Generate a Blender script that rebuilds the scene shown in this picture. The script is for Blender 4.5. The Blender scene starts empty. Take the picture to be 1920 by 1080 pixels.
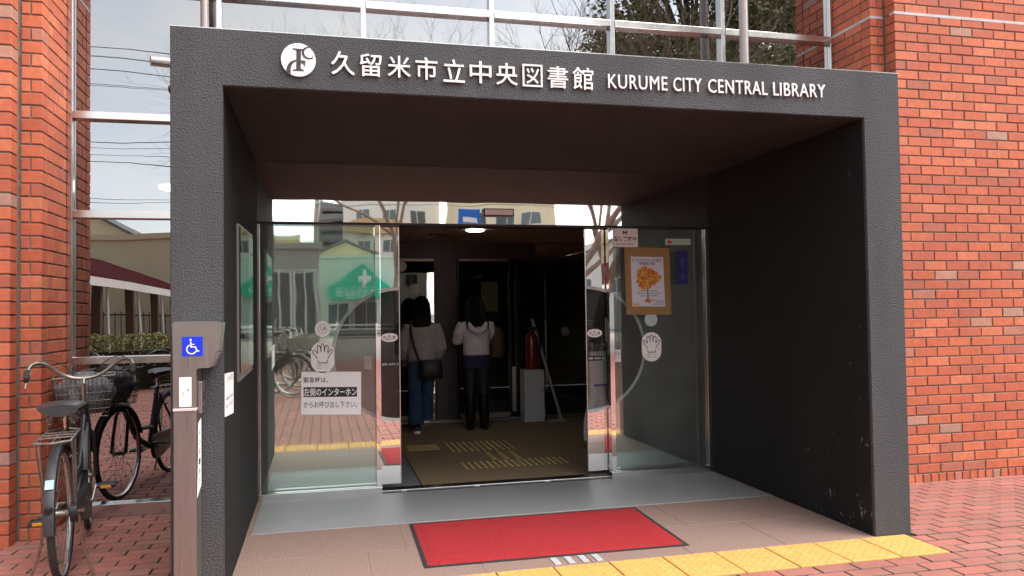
import bpy, bmesh, math, random
from mathutils import Vector, Matrix
random.seed(7)
SC = bpy.context.scene
COL = SC.collection
rad = math.radians

# ------------------------------------------------------------------ camera
YAW, PITCH, ROLL = 0.2357, 0.0298, -0.0140
fw = Vector((math.sin(YAW)*math.cos(PITCH), math.cos(YAW)*math.cos(PITCH), math.sin(PITCH)))
rt = Vector((math.cos(YAW), -math.sin(YAW), 0)); up = rt.cross(fw)
r2 = rt*math.cos(ROLL)+up*math.sin(ROLL); u2 = up*math.cos(ROLL)-rt*math.sin(ROLL)
CAM = Vector((0.6933, -3.942, 1.3173))
cd = bpy.data.cameras.new('camera'); cam = bpy.data.objects.new('camera', cd); COL.objects.link(cam)
cd.sensor_width = 36; cd.lens = 36*1476.28/1920; cd.clip_start = .05; cd.clip_end = 3000
M = Matrix.Identity(4)
for i in range(3): M[i][0], M[i][1], M[i][2], M[i][3] = r2[i], u2[i], -fw[i], CAM[i]
cam.matrix_world = M
SC.camera = cam

# ------------------------------------------------------------------ sky, sun, exposure
SUN_EL, SUN_AZ = 54, 132      # azimuth from +Y clockwise: hazy sun high to the front right, spread wide by thin cloud
w = bpy.data.worlds.new('World'); SC.world = w; w.use_nodes = True
nt = w.node_tree; N = nt.nodes; L = nt.links; N.clear()
out = N.new('ShaderNodeOutputWorld'); bg = N.new('ShaderNodeBackground'); bg.inputs['Strength'].default_value = .15
sky = N.new('ShaderNodeTexSky'); sky.sky_type = 'NISHITA'; sky.sun_disc = False
sky.sun_elevation = rad(SUN_EL); sky.sun_rotation = rad(SUN_AZ)
sky.air_density = 1.0; sky.dust_density = 2.0; sky.ozone_density = 1.0
bw = N.new('ShaderNodeRGBToBW'); L.new(sky.outputs[0], bw.inputs[0])
cl = N.new('ShaderNodeMix'); cl.data_type = 'RGBA'; cl.blend_type = 'MULTIPLY'; cl.inputs[0].default_value = 1
L.new(bw.outputs[0], cl.inputs[6]); cl.inputs[7].default_value = (1.5, 1.47, 1.44, 1)
tc = N.new('ShaderNodeTexCoord'); mp = N.new('ShaderNodeMapping'); mp.inputs['Scale'].default_value = (1, 1, 2.6)
L.new(tc.outputs['Generated'], mp.inputs[0])
nz = N.new('ShaderNodeTexNoise'); nz.inputs['Scale'].default_value = 2.1; nz.inputs['Detail'].default_value = 7; nz.inputs['Roughness'].default_value = .55
L.new(mp.outputs[0], nz.inputs['Vector'])
rp = N.new('ShaderNodeValToRGB'); rp.color_ramp.elements[0].position = .34; rp.color_ramp.elements[0].color = (.5, .5, .5, 1)
rp.color_ramp.elements[1].position = .62; rp.color_ramp.elements[1].color = (.97, .97, .97, 1)
L.new(nz.outputs[0], rp.inputs[0])
mx = N.new('ShaderNodeMix'); mx.data_type = 'RGBA'
L.new(rp.outputs[0], mx.inputs[0]); L.new(sky.outputs[0], mx.inputs[6]); L.new(cl.outputs[2], mx.inputs[7])
L.new(mx.outputs[2], bg.inputs[0]); L.new(bg.outputs[0], out.inputs[0])
sd = bpy.data.lights.new('sun', 'SUN'); sd.energy = 1.5; sd.angle = rad(60); sd.color = (1, .97, .93)
sun = bpy.data.objects.new('sun', sd); COL.objects.link(sun); sun.location = (0, -20, 30)
az = rad(SUN_AZ); el = rad(SUN_EL)
tosun = Vector((math.sin(az)*math.cos(el), math.cos(az)*math.cos(el), math.sin(el)))
sun.rotation_euler = tosun.to_track_quat('Z', 'Y').to_euler()
SC.view_settings.view_transform = 'Standard'; SC.view_settings.look = 'None'
SC.view_settings.exposure = 1.3; SC.view_settings.gamma = 1
SC.cycles.max_bounces = 12; SC.cycles.transparent_max_bounces = 24; SC.cycles.glossy_bounces = 8
SC.cycles.use_denoising = True
SC.cycles.sample_clamp_indirect = 6

# ------------------------------------------------------------------ helpers
class MB:
    """collects faces; build() links them as one mesh object"""
    def __init__(s): s.v = []; s.f = []; s.m = []; s.cur = 0
    def add(s, vs, fs):
        b = len(s.v); s.v += [tuple(v) for v in vs]
        for f in fs: s.f.append([b+i for i in f]); s.m.append(s.cur)
        return s
    def box(s, x0, x1, y0, y1, z0, z1, c=0):
        if c:
            bm = bmesh.new(); bmesh.ops.create_cube(bm, size=1)
            for v in bm.verts: v.co = ((x0+x1)/2+v.co.x*(x1-x0), (y0+y1)/2+v.co.y*(y1-y0), (z0+z1)/2+v.co.z*(z1-z0))
            bmesh.ops.bevel(bm, geom=bm.edges[:], offset=c, segments=2, affect='EDGES', profile=.5)
            s.bm(bm); return s
        vs = [(x, y, z) for z in (z0, z1) for y in (y0, y1) for x in (x0, x1)]
        return s.add(vs, [(0,2,3,1),(4,5,7,6),(0,1,5,4),(2,6,7,3),(0,4,6,2),(1,3,7,5)])
    def bm(s, bm):
        bm.verts.index_update(); s.add([v.co[:] for v in bm.verts], [[v.index for v in f.verts] for f in bm.faces]); bm.free(); return s
    def tube(s, pts, r, n=8, cap=True, closed=False):
        pts = [Vector(p) for p in pts]; k = len(pts)
        rr = r if isinstance(r, (list, tuple)) else [r]*k
        ref = None; rings = []
        for i, p in enumerate(pts):
            if closed: t = pts[(i+1) % k]-pts[i-1]
            else: t = pts[min(i+1, k-1)]-pts[max(i-1, 0)]
            t.normalize()
            if ref is None: ref = Vector((0, 0, 1)) if abs(t.z) < .9 else Vector((1, 0, 0))
            a = (ref-t*ref.dot(t))
            if a.length < 1e-5: a = t.orthogonal()
            a.normalize(); b = t.cross(a); ref = a
            q = rr[i]; q = q if isinstance(q, tuple) else (q, q)
            rings.append([p+a*math.cos(2*math.pi*j/n)*q[0]+b*math.sin(2*math.pi*j/n)*q[1] for j in range(n)])
        vs = [v for g in rings for v in g]; fs = []
        for i in range(k if closed else k-1):
            i2 = (i+1) % k
            for j in range(n):
                j2 = (j+1) % n; fs.append((i*n+j, i*n+j2, i2*n+j2, i2*n+j))
        if cap and not closed: fs += [tuple(range(n))[::-1], tuple((k-1)*n+j for j in range(n))]
        return s.add(vs, fs)
    def prism(s, poly, y0, y1):
        """polygon in the XZ plane, extruded along Y from y0 (front) to y1"""
        n = len(poly); vs = [(x, y0, z) for x, z in poly]+[(x, y1, z) for x, z in poly]
        fs = [tuple(range(n)), tuple(range(2*n-1, n-1, -1))]+[(i, n+i, n+(i+1) % n, (i+1) % n) for i in range(n)]
        return s.add(vs, fs)
    def lathe(s, prof, n=24, axis='z', c=(0, 0, 0), closed=False):
        k = len(prof); vs = []
        for r, h in prof:
            for j in range(n):
                a = 2*math.pi*j/n; x, y = r*math.cos(a), r*math.sin(a)
                vs.append((c[0]+x, c[1]+y, c[2]+h) if axis == 'z' else (c[0]+x, c[1]+h, c[2]+y))
        fs = []
        for i in range(k if closed else k-1):
            i2 = (i+1) % k
            for j in range(n): fs.append((i*n+j, i*n+(j+1) % n, i2*n+(j+1) % n, i2*n+j))
        if not closed: fs += [tuple(range(n))[::-1], tuple((k-1)*n+j for j in range(n))]
        return s.add(vs, fs)
    def quad(s, a, b, c, d): return s.add([a, b, c, d], [(0, 1, 2, 3)])
    def xf(s, m):
        s.v = [tuple(m @ Vector(v)) for v in s.v]; return s
    def mesh(s, name, mats, smooth=False):
        me = bpy.data.meshes.new(name); me.from_pydata(s.v, [], s.f)
        mats = mats if isinstance(mats, (list, tuple)) else [mats]
        for m in mats: me.materials.append(m)
        if len(mats) > 1: me.polygons.foreach_set('material_index', s.m)
        bm = bmesh.new(); bm.from_mesh(me); bmesh.ops.recalc_face_normals(bm, faces=bm.faces[:]); bm.to_mesh(me); bm.free()
        if smooth:
            me.polygons.foreach_set('use_smooth', [True]*len(me.polygons))
            try: me.set_sharp_from_angle(angle=rad(38))
            except Exception: pass
        me.update(); return me
    def build(s, name, mats, parent=None, smooth=False):
        return link(name, s.mesh(name, mats, smooth), parent)

def link(name, data, parent=None):
    o = bpy.data.objects.new(name, data); COL.objects.link(o)
    if parent:
        o.parent = parent
        if parent.name in WINV: o.matrix_parent_inverse = WINV[parent.name]
    return o
WINV = {}
def empty(name, loc=(0, 0, 0), rz=0, world=True):
    # world=True: the parts are modelled in world space; world=False: in the thing's own space
    o = bpy.data.objects.new(name, None); COL.objects.link(o); o.location = loc; o.rotation_euler = (0, 0, rz); o.empty_display_size = .1
    if world: WINV[o.name] = (Matrix.Translation(loc) @ Matrix.Rotation(rz, 4, 'Z')).inverted()
    return o
def tag(o, label=None, cat=None, group=None, kind=None):
    if label: o['label'] = label
    if cat: o['category'] = cat
    if group: o['group'] = group
    if kind: o['kind'] = kind
    return o
def copy_tree(o, parent=None):
    kids = list(o.children)
    c = o.copy(); COL.objects.link(c); c.parent = parent
    for ch in kids: copy_tree(ch, c)
    return c
def sees(p):
    d = Vector(p)-CAM; z = d.dot(fw)
    if z < .1: return None
    return (960+1476.28*d.dot(r2)/z, 540-1476.28*d.dot(u2)/z, z)

# ------------------------------------------------------------------ materials
def mat(name, col, rough=.6, metal=0, var=0, vscale=8, bump=0, bscale=60, bdetail=4, spec=.5, rnd=None, ramp=None, col2=None, aniso=None, streak=(.8, 1.15), emit=0, coat=0, stain=None, dist=.002):
    m = bpy.data.materials.new(name); m.use_nodes = True
    t = m.node_tree; n = t.nodes; l = t.links; p = n['Principled BSDF']
    p.inputs['Base Color'].default_value = (*col, 1); p.inputs['Roughness'].default_value = rough; p.inputs['Metallic'].default_value = metal
    p.inputs['Specular IOR Level'].default_value = spec
    if coat: p.inputs['Coat Weight'].default_value = coat; p.inputs['Coat Roughness'].default_value = .08
    geo = n.new('ShaderNodeNewGeometry'); src = None
    if rnd:
        r = n.new('ShaderNodeValToRGB'); r.color_ramp.interpolation = 'LINEAR'
        el = r.color_ramp.elements
        while len(el) > 1: el.remove(el[-1])
        el[0].position = ramp[0][0]; el[0].color = (*ramp[0][1], 1)
        for pos, c in ramp[1:]:
            e = el.new(pos); e.color = (*c, 1)
        if rnd == 'obj':
            oi = n.new('ShaderNodeObjectInfo'); l.new(oi.outputs['Random'], r.inputs[0])
        else: l.new(geo.outputs['Random Per Island'], r.inputs[0])
        src = r.outputs[0]
    if var or col2:
        z = n.new('ShaderNodeTexNoise'); z.inputs['Scale'].default_value = vscale; z.inputs['Detail'].default_value = 6; z.inputs['Roughness'].default_value = .65
        l.new(geo.outputs['Position'], z.inputs['Vector'])
        k = n.new('ShaderNodeMix'); k.data_type = 'RGBA'
        if col2:
            rr = n.new('ShaderNodeMapRange'); rr.inputs[1].default_value = .38; rr.inputs[2].default_value = .62
            l.new(z.outputs[0], rr.inputs[0]); l.new(rr.outputs[0], k.inputs[0])
            if src: l.new(src, k.inputs[6])
            else: k.inputs[6].default_value = (*col, 1)
            k.inputs[7].default_value = (*col2, 1)
        else:
            k.blend_type = 'MULTIPLY'; k.inputs[0].default_value = 1
            rr = n.new('ShaderNodeMapRange'); rr.inputs[1].default_value = .3; rr.inputs[2].default_value = .7
            rr.inputs[3].default_value = 1-var; rr.inputs[4].default_value = 1+var
            l.new(z.outputs[0], rr.inputs[0]); l.new(rr.outputs[0], k.inputs[7])
            if src: l.new(src, k.inputs[6])
            else: k.inputs[6].default_value = (*col, 1)
        src = k.outputs[2]
        rr2 = n.new('ShaderNodeMapRange'); rr2.inputs[3].default_value = max(0, rough-.08); rr2.inputs[4].default_value = min(1, rough+.08)
        l.new(z.outputs[0], rr2.inputs[0]); l.new(rr2.outputs[0], p.inputs['Roughness'])
    if stain:      # slow tone drift: dirt, rain and wear
        sm = n.new('ShaderNodeMapping'); sm.inputs['Scale'].default_value = stain[:3]; l.new(geo.outputs['Position'], sm.inputs[0])
        z = n.new('ShaderNodeTexNoise'); z.inputs['Scale'].default_value = 1; z.inputs['Detail'].default_value = 5; z.inputs['Roughness'].default_value = .6; l.new(sm.outputs[0], z.inputs['Vector'])
        rr = n.new('ShaderNodeMapRange'); rr.inputs[1].default_value = .3; rr.inputs[2].default_value = .7; rr.inputs[3].default_value = 1-stain[3]; rr.inputs[4].default_value = 1+stain[3]*.6
        k = n.new('ShaderNodeMix'); k.data_type = 'RGBA'; k.blend_type = 'MULTIPLY'; k.inputs[0].default_value = 1
        l.new(z.outputs[0], rr.inputs[0]); l.new(rr.outputs[0], k.inputs[7])
        if src: l.new(src, k.inputs[6])
        else: k.inputs[6].default_value = (*col, 1)
        src = k.outputs[2]
    if src: l.new(src, p.inputs['Base Color'])
    if bump:
        z = n.new('ShaderNodeTexNoise'); z.inputs['Scale'].default_value = bscale; z.inputs['Detail'].default_value = bdetail
        l.new(geo.outputs['Position'], z.inputs['Vector'])
        b = n.new('ShaderNodeBump'); b.inputs['Strength'].default_value = bump; b.inputs['Distance'].default_value = dist
        l.new(z.outputs[0], b.inputs['Height']); l.new(b.outputs[0], p.inputs['Normal'])
    if aniso:
        mpn = n.new('ShaderNodeMapping'); mpn.inputs['Scale'].default_value = aniso; l.new(geo.outputs['Position'], mpn.inputs[0])
        z = n.new('ShaderNodeTexNoise'); z.inputs['Scale'].default_value = 1; z.inputs['Detail'].default_value = 3; l.new(mpn.outputs[0], z.inputs['Vector'])
        rr = n.new('ShaderNodeMapRange'); rr.inputs[1].default_value = .25; rr.inputs[2].default_value = .75
        rr.inputs[3].default_value = rough-.1; rr.inputs[4].default_value = rough+.14; l.new(z.outputs[0], rr.inputs[0]); l.new(rr.outputs[0], p.inputs['Roughness'])
        k = n.new('ShaderNodeMix'); k.data_type = 'RGBA'; k.blend_type = 'MULTIPLY'; k.inputs[0].default_value = 1; k.inputs[6].default_value = (*col, 1)
        r3 = n.new('ShaderNodeMapRange'); r3.inputs[1].default_value = .25; r3.inputs[2].default_value = .75; r3.inputs[3].default_value = streak[0]; r3.inputs[4].default_value = streak[1]
        l.new(z.outputs[0], r3.inputs[0]); l.new(r3.outputs[0], k.inputs[7]); l.new(k.outputs[2], p.inputs['Base Color'])
    if emit:
        p.inputs['Emission Color'].default_value = (*col, 1); p.inputs['Emission Strength'].default_value = emit
    return m

def glass_mat(name, tint, refl, base, rough=0.0, wave=0, dust=0):
    """pane: tinted transmission plus a mirror share that grows towards grazing angles"""
    m = bpy.data.materials.new(name); m.use_nodes = True; t = m.node_tree; n = t.nodes; l = t.links; n.clear()
    o = n.new('ShaderNodeOutputMaterial'); a = n.new('ShaderNodeBsdfTransparent'); a.inputs[0].default_value = (*tint, 1)
    g = n.new('ShaderNodeBsdfGlossy'); g.inputs[0].default_value = (*refl, 1); g.inputs['Roughness'].default_value = rough
    f = n.new('ShaderNodeFresnel'); f.inputs[0].default_value = 1.5
    ad = n.new('ShaderNodeMath'); ad.operation = 'MULTIPLY_ADD'; ad.use_clamp = True; ad.inputs[1].default_value = 1.0; ad.inputs[2].default_value = base
    l.new(f.outputs[0], ad.inputs[0]); x = n.new('ShaderNodeMixShader'); l.new(ad.outputs[0], x.inputs[0]); l.new(a.outputs[0], x.inputs[1]); l.new(g.outputs[0], x.inputs[2]); l.new(x.outputs[0], o.inputs[0])
    if dust:      # thin film of dust and fingermarks
        df = n.new('ShaderNodeBsdfDiffuse'); df.inputs[0].default_value = (.6, .6, .58, 1); geo = n.new('ShaderNodeNewGeometry'); zz = n.new('ShaderNodeTexNoise'); zz.inputs['Scale'].default_value = 5; zz.inputs['Detail'].default_value = 6
        l.new(geo.outputs['Position'], zz.inputs['Vector']); mr = n.new('ShaderNodeMapRange'); mr.inputs[1].default_value = .3; mr.inputs[2].default_value = .7; mr.inputs[3].default_value = dust*.6; mr.inputs[4].default_value = dust*1.4; l.new(zz.outputs[0], mr.inputs[0])
        y = n.new('ShaderNodeMixShader'); l.new(mr.outputs[0], y.inputs[0]); l.new(x.outputs[0], y.inputs[1]); l.new(df.outputs[0], y.inputs[2]); l.new(y.outputs[0], o.inputs[0])
    if wave:
        geo = n.new('ShaderNodeNewGeometry'); z = n.new('ShaderNodeTexNoise'); z.inputs['Scale'].default_value = 1.6; z.inputs['Detail'].default_value = 1
        l.new(geo.outputs['Position'], z.inputs['Vector']); b = n.new('ShaderNodeBump'); b.inputs['Strength'].default_value = wave; b.inputs['Distance'].default_value = .01
        l.new(z.outputs[0], b.inputs['Height']); l.new(b.outputs[0], g.inputs['Normal'])
    return m

BR = [(0, (.33, .18, .14)), (.03, (.40, .19, .13)), (.06, (.34, .094, .056)), (.16, (.39, .088, .042)), (.5, (.43, .100, .045)), (.85, (.47, .118, .052)), (1, (.50, .148, .072))]
PV = [(0, (.26, .115, .09)), (.12, (.32, .125, .095)), (.5, (.355, .13, .10)), (.85, (.385, .125, .095)), (1, (.34, .16, .125))]
MT = {}
MT['brick'] = mat('brick', (.4, .08, .04), .72, var=.16, vscale=26, bump=.5, bscale=140, rnd='obj', ramp=BR, stain=(1.6, 1.6, .8, .16))
MT['brick_rest'] = mat('brick_rest', (.4, .08, .04), .72, var=.16, vscale=26, bump=.5, bscale=140, rnd='isl', ramp=BR, stain=(1.6, 1.6, .8, .16))
MT['mortar'] = mat('mortar', (.16, .125, .105), .9, var=.25, vscale=20, bump=.6, bscale=200)
MT['paver'] = mat('paver', (.37, .13, .1), .8, var=.1, vscale=7, bump=.4, bscale=180, rnd='obj', ramp=PV, stain=(1.4, 1.4, 1, .2))
MT['paver_rest'] = mat('paver_rest', (.37, .13, .1), .8, var=.1, vscale=7, bump=.4, bscale=180, rnd='isl', ramp=PV, stain=(1.4, 1.4, 1, .2))
MT['bed'] = mat('bed', (.16, .105, .088), .95, var=.3, vscale=30)
MT['slabjoint'] = mat('slab_joint', (.30, .21, .18), .9)
MT['seal'] = mat('sealant', (.42, .41, .42), .7, var=.15, vscale=12)
MT['granite'] = mat('granite', (.31, .205, .17), .75, col2=(.20, .128, .105), vscale=90, bump=.25, bscale=300)
MT['plate'] = mat('steel_plate', (.33, .33, .335), .5, metal=.3, aniso=(3, 420, 3))
MT['stainless'] = mat('stainless', (.62, .61, .6), .22, metal=1, var=.06, vscale=5)
MT['brushed'] = mat('brushed_steel', (.30, .265, .25), .34, metal=.85, aniso=(300, 300, 4), streak=(.95, 1.04))
MT['chrome'] = mat('chrome', (.72, .7, .68), .12, metal=1)
MT['mirror'] = mat('mirror_steel', (.82, .81, .80), .015, metal=1, bump=.055, bscale=2.3, bdetail=1, dist=.02)
MT['ringfilm'] = mat('frosted_band', (.55, .56, .55), .5)
MT['glass'] = glass_mat('door_glass', (.88, .935, .91), (.97, 1, .985), .05, dust=.045)
MT['clear'] = glass_mat('clear_glass', (.85, .9, .88), (1, 1, 1), .01)
MT['window'] = glass_mat('window_glass', (.20, .20, .19), (.86, .88, .9), .35, wave=.010)
MT['black'] = mat('black_paint', (.012, .012, .013), .45)
MT['rubber'] = mat('rubber', (.022, .022, .022), .75, var=.3, vscale=40)
MT['white'] = mat('white_print', (.85, .84, .83), .55)
MT['paper'] = mat('paper', (.86, .84, .84), .7)
MT['ink'] = mat('ink', (.02, .02, .022), .6)
MT['greyink'] = mat('grey_ink', (.22, .22, .22), .6)
MT['letter'] = mat('letter_metal', (.74, .70, .685), .5, metal=.1)
MT['blue'] = mat('blue_sign', (.005, .03, .62), .35)
MT['navy'] = mat('navy_strip', (.02, .02, .14), .5)
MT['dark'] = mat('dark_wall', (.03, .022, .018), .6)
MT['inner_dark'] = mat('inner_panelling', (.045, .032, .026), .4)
MT['slat'] = mat('ceiling_slat', (.40, .25, .17), .55, var=.25, vscale=6)
MT['mat_brown'] = mat('brown_carpet', (.28, .20, .115), .95, var=.15, vscale=60, bump=.5, bscale=400)
MT['floor_grey'] = mat('grey_floor', (.20, .2, .2), .6, var=.1)
MT['yellow'] = mat('yellow_tile', (.64, .32, .085), .75, var=.13, vscale=14, bump=.25, bscale=220)
MT['studs'] = mat('yellow_stud', (.62, .46, .16), .6)
# ------------------------------------------------------------------ special materials
def stucco(name, col, bs, scuff=False):
    m = mat(name, col, .7, var=.2, vscale=120, bump=bs, bscale=120, bdetail=3, dist=.010, spec=.3, stain=(2.5, 2.5, .45, .22))
    t = m.node_tree; n = t.nodes; l = t.links; p = n['Principled BSDF']
    if scuff:      # pale scrapes and chips left by luggage and bicycles, on the lower outer part of the wall
        geo = n.new('ShaderNodeNewGeometry'); sx = n.new('ShaderNodeSeparateXYZ'); l.new(geo.outputs['Position'], sx.inputs[0])
        mpn = n.new('ShaderNodeMapping'); mpn.inputs['Scale'].default_value = (1, 1.5, .6); mpn.inputs['Rotation'].default_value = (.5, 0, 0); l.new(geo.outputs['Position'], mpn.inputs[0])
        z = n.new('ShaderNodeTexNoise'); z.inputs['Scale'].default_value = 30; z.inputs['Detail'].default_value = 9; z.inputs['Roughness'].default_value = .72; l.new(mpn.outputs[0], z.inputs['Vector'])
        z2 = n.new('ShaderNodeTexNoise'); z2.inputs['Scale'].default_value = 3.2; z2.inputs['Detail'].default_value = 2; l.new(geo.outputs['Position'], z2.inputs['Vector'])
        ma = n.new('ShaderNodeMapRange'); ma.inputs[1].default_value = 1.9; ma.inputs[2].default_value = .0; ma.inputs[3].default_value = 0; ma.inputs[4].default_value = .055; l.new(sx.outputs[2], ma.inputs[0])
        mb = n.new('ShaderNodeMapRange'); mb.inputs[1].default_value = 1.7; mb.inputs[2].default_value = .1; mb.inputs[3].default_value = -.06; mb.inputs[4].default_value = .02; l.new(sx.outputs[1], mb.inputs[0])
        s1 = n.new('ShaderNodeMath'); s1.operation = 'ADD'; l.new(ma.outputs[0], s1.inputs[0]); l.new(mb.outputs[0], s1.inputs[1])
        s2 = n.new('ShaderNodeMath'); s2.operation = 'ADD'; l.new(s1.outputs[0], s2.inputs[0]); l.new(z.outputs[0], s2.inputs[1])
        s3 = n.new('ShaderNodeMath'); s3.operation = 'MULTIPLY_ADD'; s3.inputs[1].default_value = .16; l.new(z2.outputs[0], s3.inputs[0]); l.new(s2.outputs[0], s3.inputs[2])
        th = n.new('ShaderNodeMapRange'); th.inputs[1].default_value = .765; th.inputs[2].default_value = .83; l.new(s3.outputs[0], th.inputs[0])
        k = n.new('ShaderNodeMix'); k.data_type = 'RGBA'; k.inputs[7].default_value = (.42, .42, .42, 1)
        old = p.inputs['Base Color'].links[0].from_socket; l.new(old, k.inputs[6]); l.new(th.outputs[0], k.inputs[0]); l.new(k.outputs[2], p.inputs['Base Color'])
    return m
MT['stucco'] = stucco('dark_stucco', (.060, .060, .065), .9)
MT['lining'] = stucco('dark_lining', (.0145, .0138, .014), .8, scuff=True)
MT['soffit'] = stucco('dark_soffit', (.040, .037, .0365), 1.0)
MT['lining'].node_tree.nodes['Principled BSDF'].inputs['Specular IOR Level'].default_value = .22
def carpet(name, col):
    m = mat(name, col, .97, var=.22, vscale=95, bump=.8, bscale=420, dist=.004)
    t = m.node_tree; n = t.nodes; l = t.links; p = n['Principled BSDF']; geo = n.new('ShaderNodeNewGeometry')
    v = n.new('ShaderNodeTexVoronoi'); v.inputs['Scale'].default_value = 34; l.new(geo.outputs['Position'], v.inputs['Vector'])
    z = n.new('ShaderNodeTexNoise'); z.inputs['Scale'].default_value = 14; l.new(geo.outputs['Position'], z.inputs['Vector'])
    a = n.new('ShaderNodeMath'); a.operation = 'MULTIPLY_ADD'; a.inputs[1].default_value = -.34; l.new(z.outputs[0], a.inputs[0]); l.new(v.outputs['Distance'], a.inputs[2])
    th = n.new('ShaderNodeMapRange'); th.inputs[1].default_value = .02; th.inputs[2].default_value = -.03; l.new(a.outputs[0], th.inputs[0])
    k = n.new('ShaderNodeMix'); k.data_type = 'RGBA'; k.inputs[7].default_value = (col[0]*.35, col[1]*.6, col[2]*.6, 1)
    old = p.inputs['Base Color'].links[0].from_socket; l.new(old, k.inputs[6]); l.new(th.outputs[0], k.inputs[0]); l.new(k.outputs[2], p.inputs['Base Color'])
    return m
MT['red'] = carpet('red_carpet', (.36, .012, .017))

# ------------------------------------------------------------------ text
def text_mesh(body, ext=0.0, off=0.0, name='print', shear=0):
    c = bpy.data.curves.new('t', 'FONT'); c.body = body; c.size = 1; c.extrude = ext; c.offset = off; c.resolution_u = 3; c.shear = shear
    o = bpy.data.objects.new('t', c); COL.objects.link(o); bpy.context.view_layer.update()
    me = bpy.data.meshes.new_from_object(o.evaluated_get(bpy.context.evaluated_depsgraph_get()))
    bpy.data.objects.remove(o); bpy.data.curves.remove(c)
    return me
def bbox(me):
    xs = [v.co.x for v in me.vertices]; ys = [v.co.y for v in me.vertices]
    return min(xs), max(xs), min(ys), max(ys)
def text_fit(name, body, x0, x1, z0, z1, y, m, parent, ext=0, off=0, keep=False, face='-y', place=None):
    """text standing in the XZ plane (facing -Y); or placed by a matrix taking (x, z) of the box to the world"""
    me = text_mesh(body, ext, off); a, b, c, d = bbox(me)
    sx = (x1-x0)/(b-a); sz = (z1-z0)/(d-c)
    if keep: sx = sz = min(sx, sz)
    for v in me.vertices:
        x = x0+(v.co.x-a)*sx; z = z0+(v.co.y-c)*sz; yy = y-v.co.z
        v.co = place(x, z, yy) if place else (x, yy, z)
    me.materials.clear(); me.materials.append(m); me.name = name
    if place or True: me.update()
    return link(name, me, parent)

# ------------------------------------------------------------------ the setting: ground and pavement
D = 1.948            # plane of the door and the windows
H = 2.688; TL, TR, TT = .235, .2415, .2735; W = 4.0
def zg(x, y):
    t = min(max(y, 0), 2)
    return -.042*t if x > 4 else (-.02*t if x < 0 else 0)
ground = MB().quad((-900, -1500, -.11), (900, -1500, -.11), (900, 300, -.11), (-900, 300, -.11)).build('ground', mat('earth_asphalt', (.075, .073, .07), .9, var=.25, vscale=.6))
tag(ground, kind='structure')
b = MB()
def bedq(x0, x1, y0, y1, side):
    f = lambda x, y: zg(side, y)-.009
    b.quad((x0, y0, f(x0, y0)), (x1, y0, f(x1, y0)), (x1, y1, f(x1, y1)), (x0, y1, f(x0, y1)))
bedq(-14, 14, -15, 0, 2); bedq(-14, -.002, 0, 2, -1); bedq(4.002, 14, 0, 2, 5)
def bed_mat():
    m = mat('paving_bed', (.1, .06, .05), .9); t = m.node_tree; n = t.nodes; l = t.links; p = n['Principled BSDF']
    g = n.new('ShaderNodeNewGeometry'); bt = n.new('ShaderNodeTexBrick'); bt.inputs['Scale'].default_value = 1
    bt.inputs['Brick Width'].default_value = .212; bt.inputs['Row Height'].default_value = .105; bt.inputs['Mortar Size'].default_value = .005
    bt.inputs['Color1'].default_value = (.36, .12, .09, 1); bt.inputs['Color2'].default_value = (.29, .11, .085, 1); bt.inputs['Mortar'].default_value = (.07, .05, .045, 1)
    l.new(g.outputs['Position'], bt.inputs['Vector']); s = n.new('ShaderNodeSeparateXYZ'); l.new(g.outputs['Position'], s.inputs[0])
    # past the paving laid piece by piece the pattern carries on; under the pieces lies sand
    a = n.new('ShaderNodeMath'); a.operation = 'LESS_THAN'; a.inputs[1].default_value = -9.1; l.new(s.outputs[1], a.inputs[0])
    k = n.new('ShaderNodeMix'); k.data_type = 'RGBA'; k.inputs[6].default_value = (.05, .037, .032, 1); l.new(bt.outputs[0], k.inputs[7]); l.new(a.outputs[0], k.inputs[0]); l.new(k.outputs[2], p.inputs['Base Color'])
    return m
pavement = b.build('pavement', bed_mat()); tag(pavement, kind='structure')

CACHE = {}
def chamfer(Lx, Ly, T, c, m, key):
    """block with its visible face up (+Z at 0), edges eased"""
    k = (round(Lx, 4), round(Ly, 4), T, key)
    if k not in CACHE:
        q = MB(); vs = []
        for z, i in ((-T, 0), (-c, 0), (0, c)):
            vs += [(i, i, z), (Lx-i, i, z), (Lx-i, Ly-i, z), (i, Ly-i, z)]
        q.add(vs, [(8, 9, 10, 11)]+[(r*4+j, r*4+(j+1) % 4, (r+1)*4+(j+1) % 4, (r+1)*4+j) for r in (0, 1) for j in range(4)])
        q.m = [0]+[1 if key == 'p' else 0]*8
        CACHE[k] = q.mesh('paver' if key == 'p' else 'brick', [m, MT['bed']] if key == 'p' else m)
    return CACHE[k]
def scatter_pieces(specs, parent, name, rest_name, m_rest, limit=300):
    """the pieces that show largest become objects of their own, the rest one joined part"""
    vis = []
    for i, s in enumerate(specs):
        if s[3] is not None: vis.append((s[3], i))
    vis.sort(); chosen = {i for _, i in vis[:limit]}
    rv, rf, ri = [], [], []
    for i, (me, mtx, _, _) in enumerate(specs):
        if i in chosen:
            o = link(name, me, parent); o.matrix_basis = mtx
        else:
            bb = len(rv); rv += [tuple(mtx @ v.co) for v in me.vertices]; rf += [[bb+j for j in p.vertices] for p in me.polygons]; ri += [p.material_index for p in me.polygons]
    if rv:
        me = bpy.data.meshes.new(rest_name); me.from_pydata(rv, [], rf); me.materials.append(m_rest); me.materials.append(MT['bed']); me.polygons.foreach_set('material_index', ri); me.update()
        o = link(rest_name, me, parent); o['kind'] = 'stuff'
specs = []
PX, PY, PJ = .212, .105, .0095
x_tile0, x_tile1 = -.276, 3.95
rng = random.Random(3)
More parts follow.
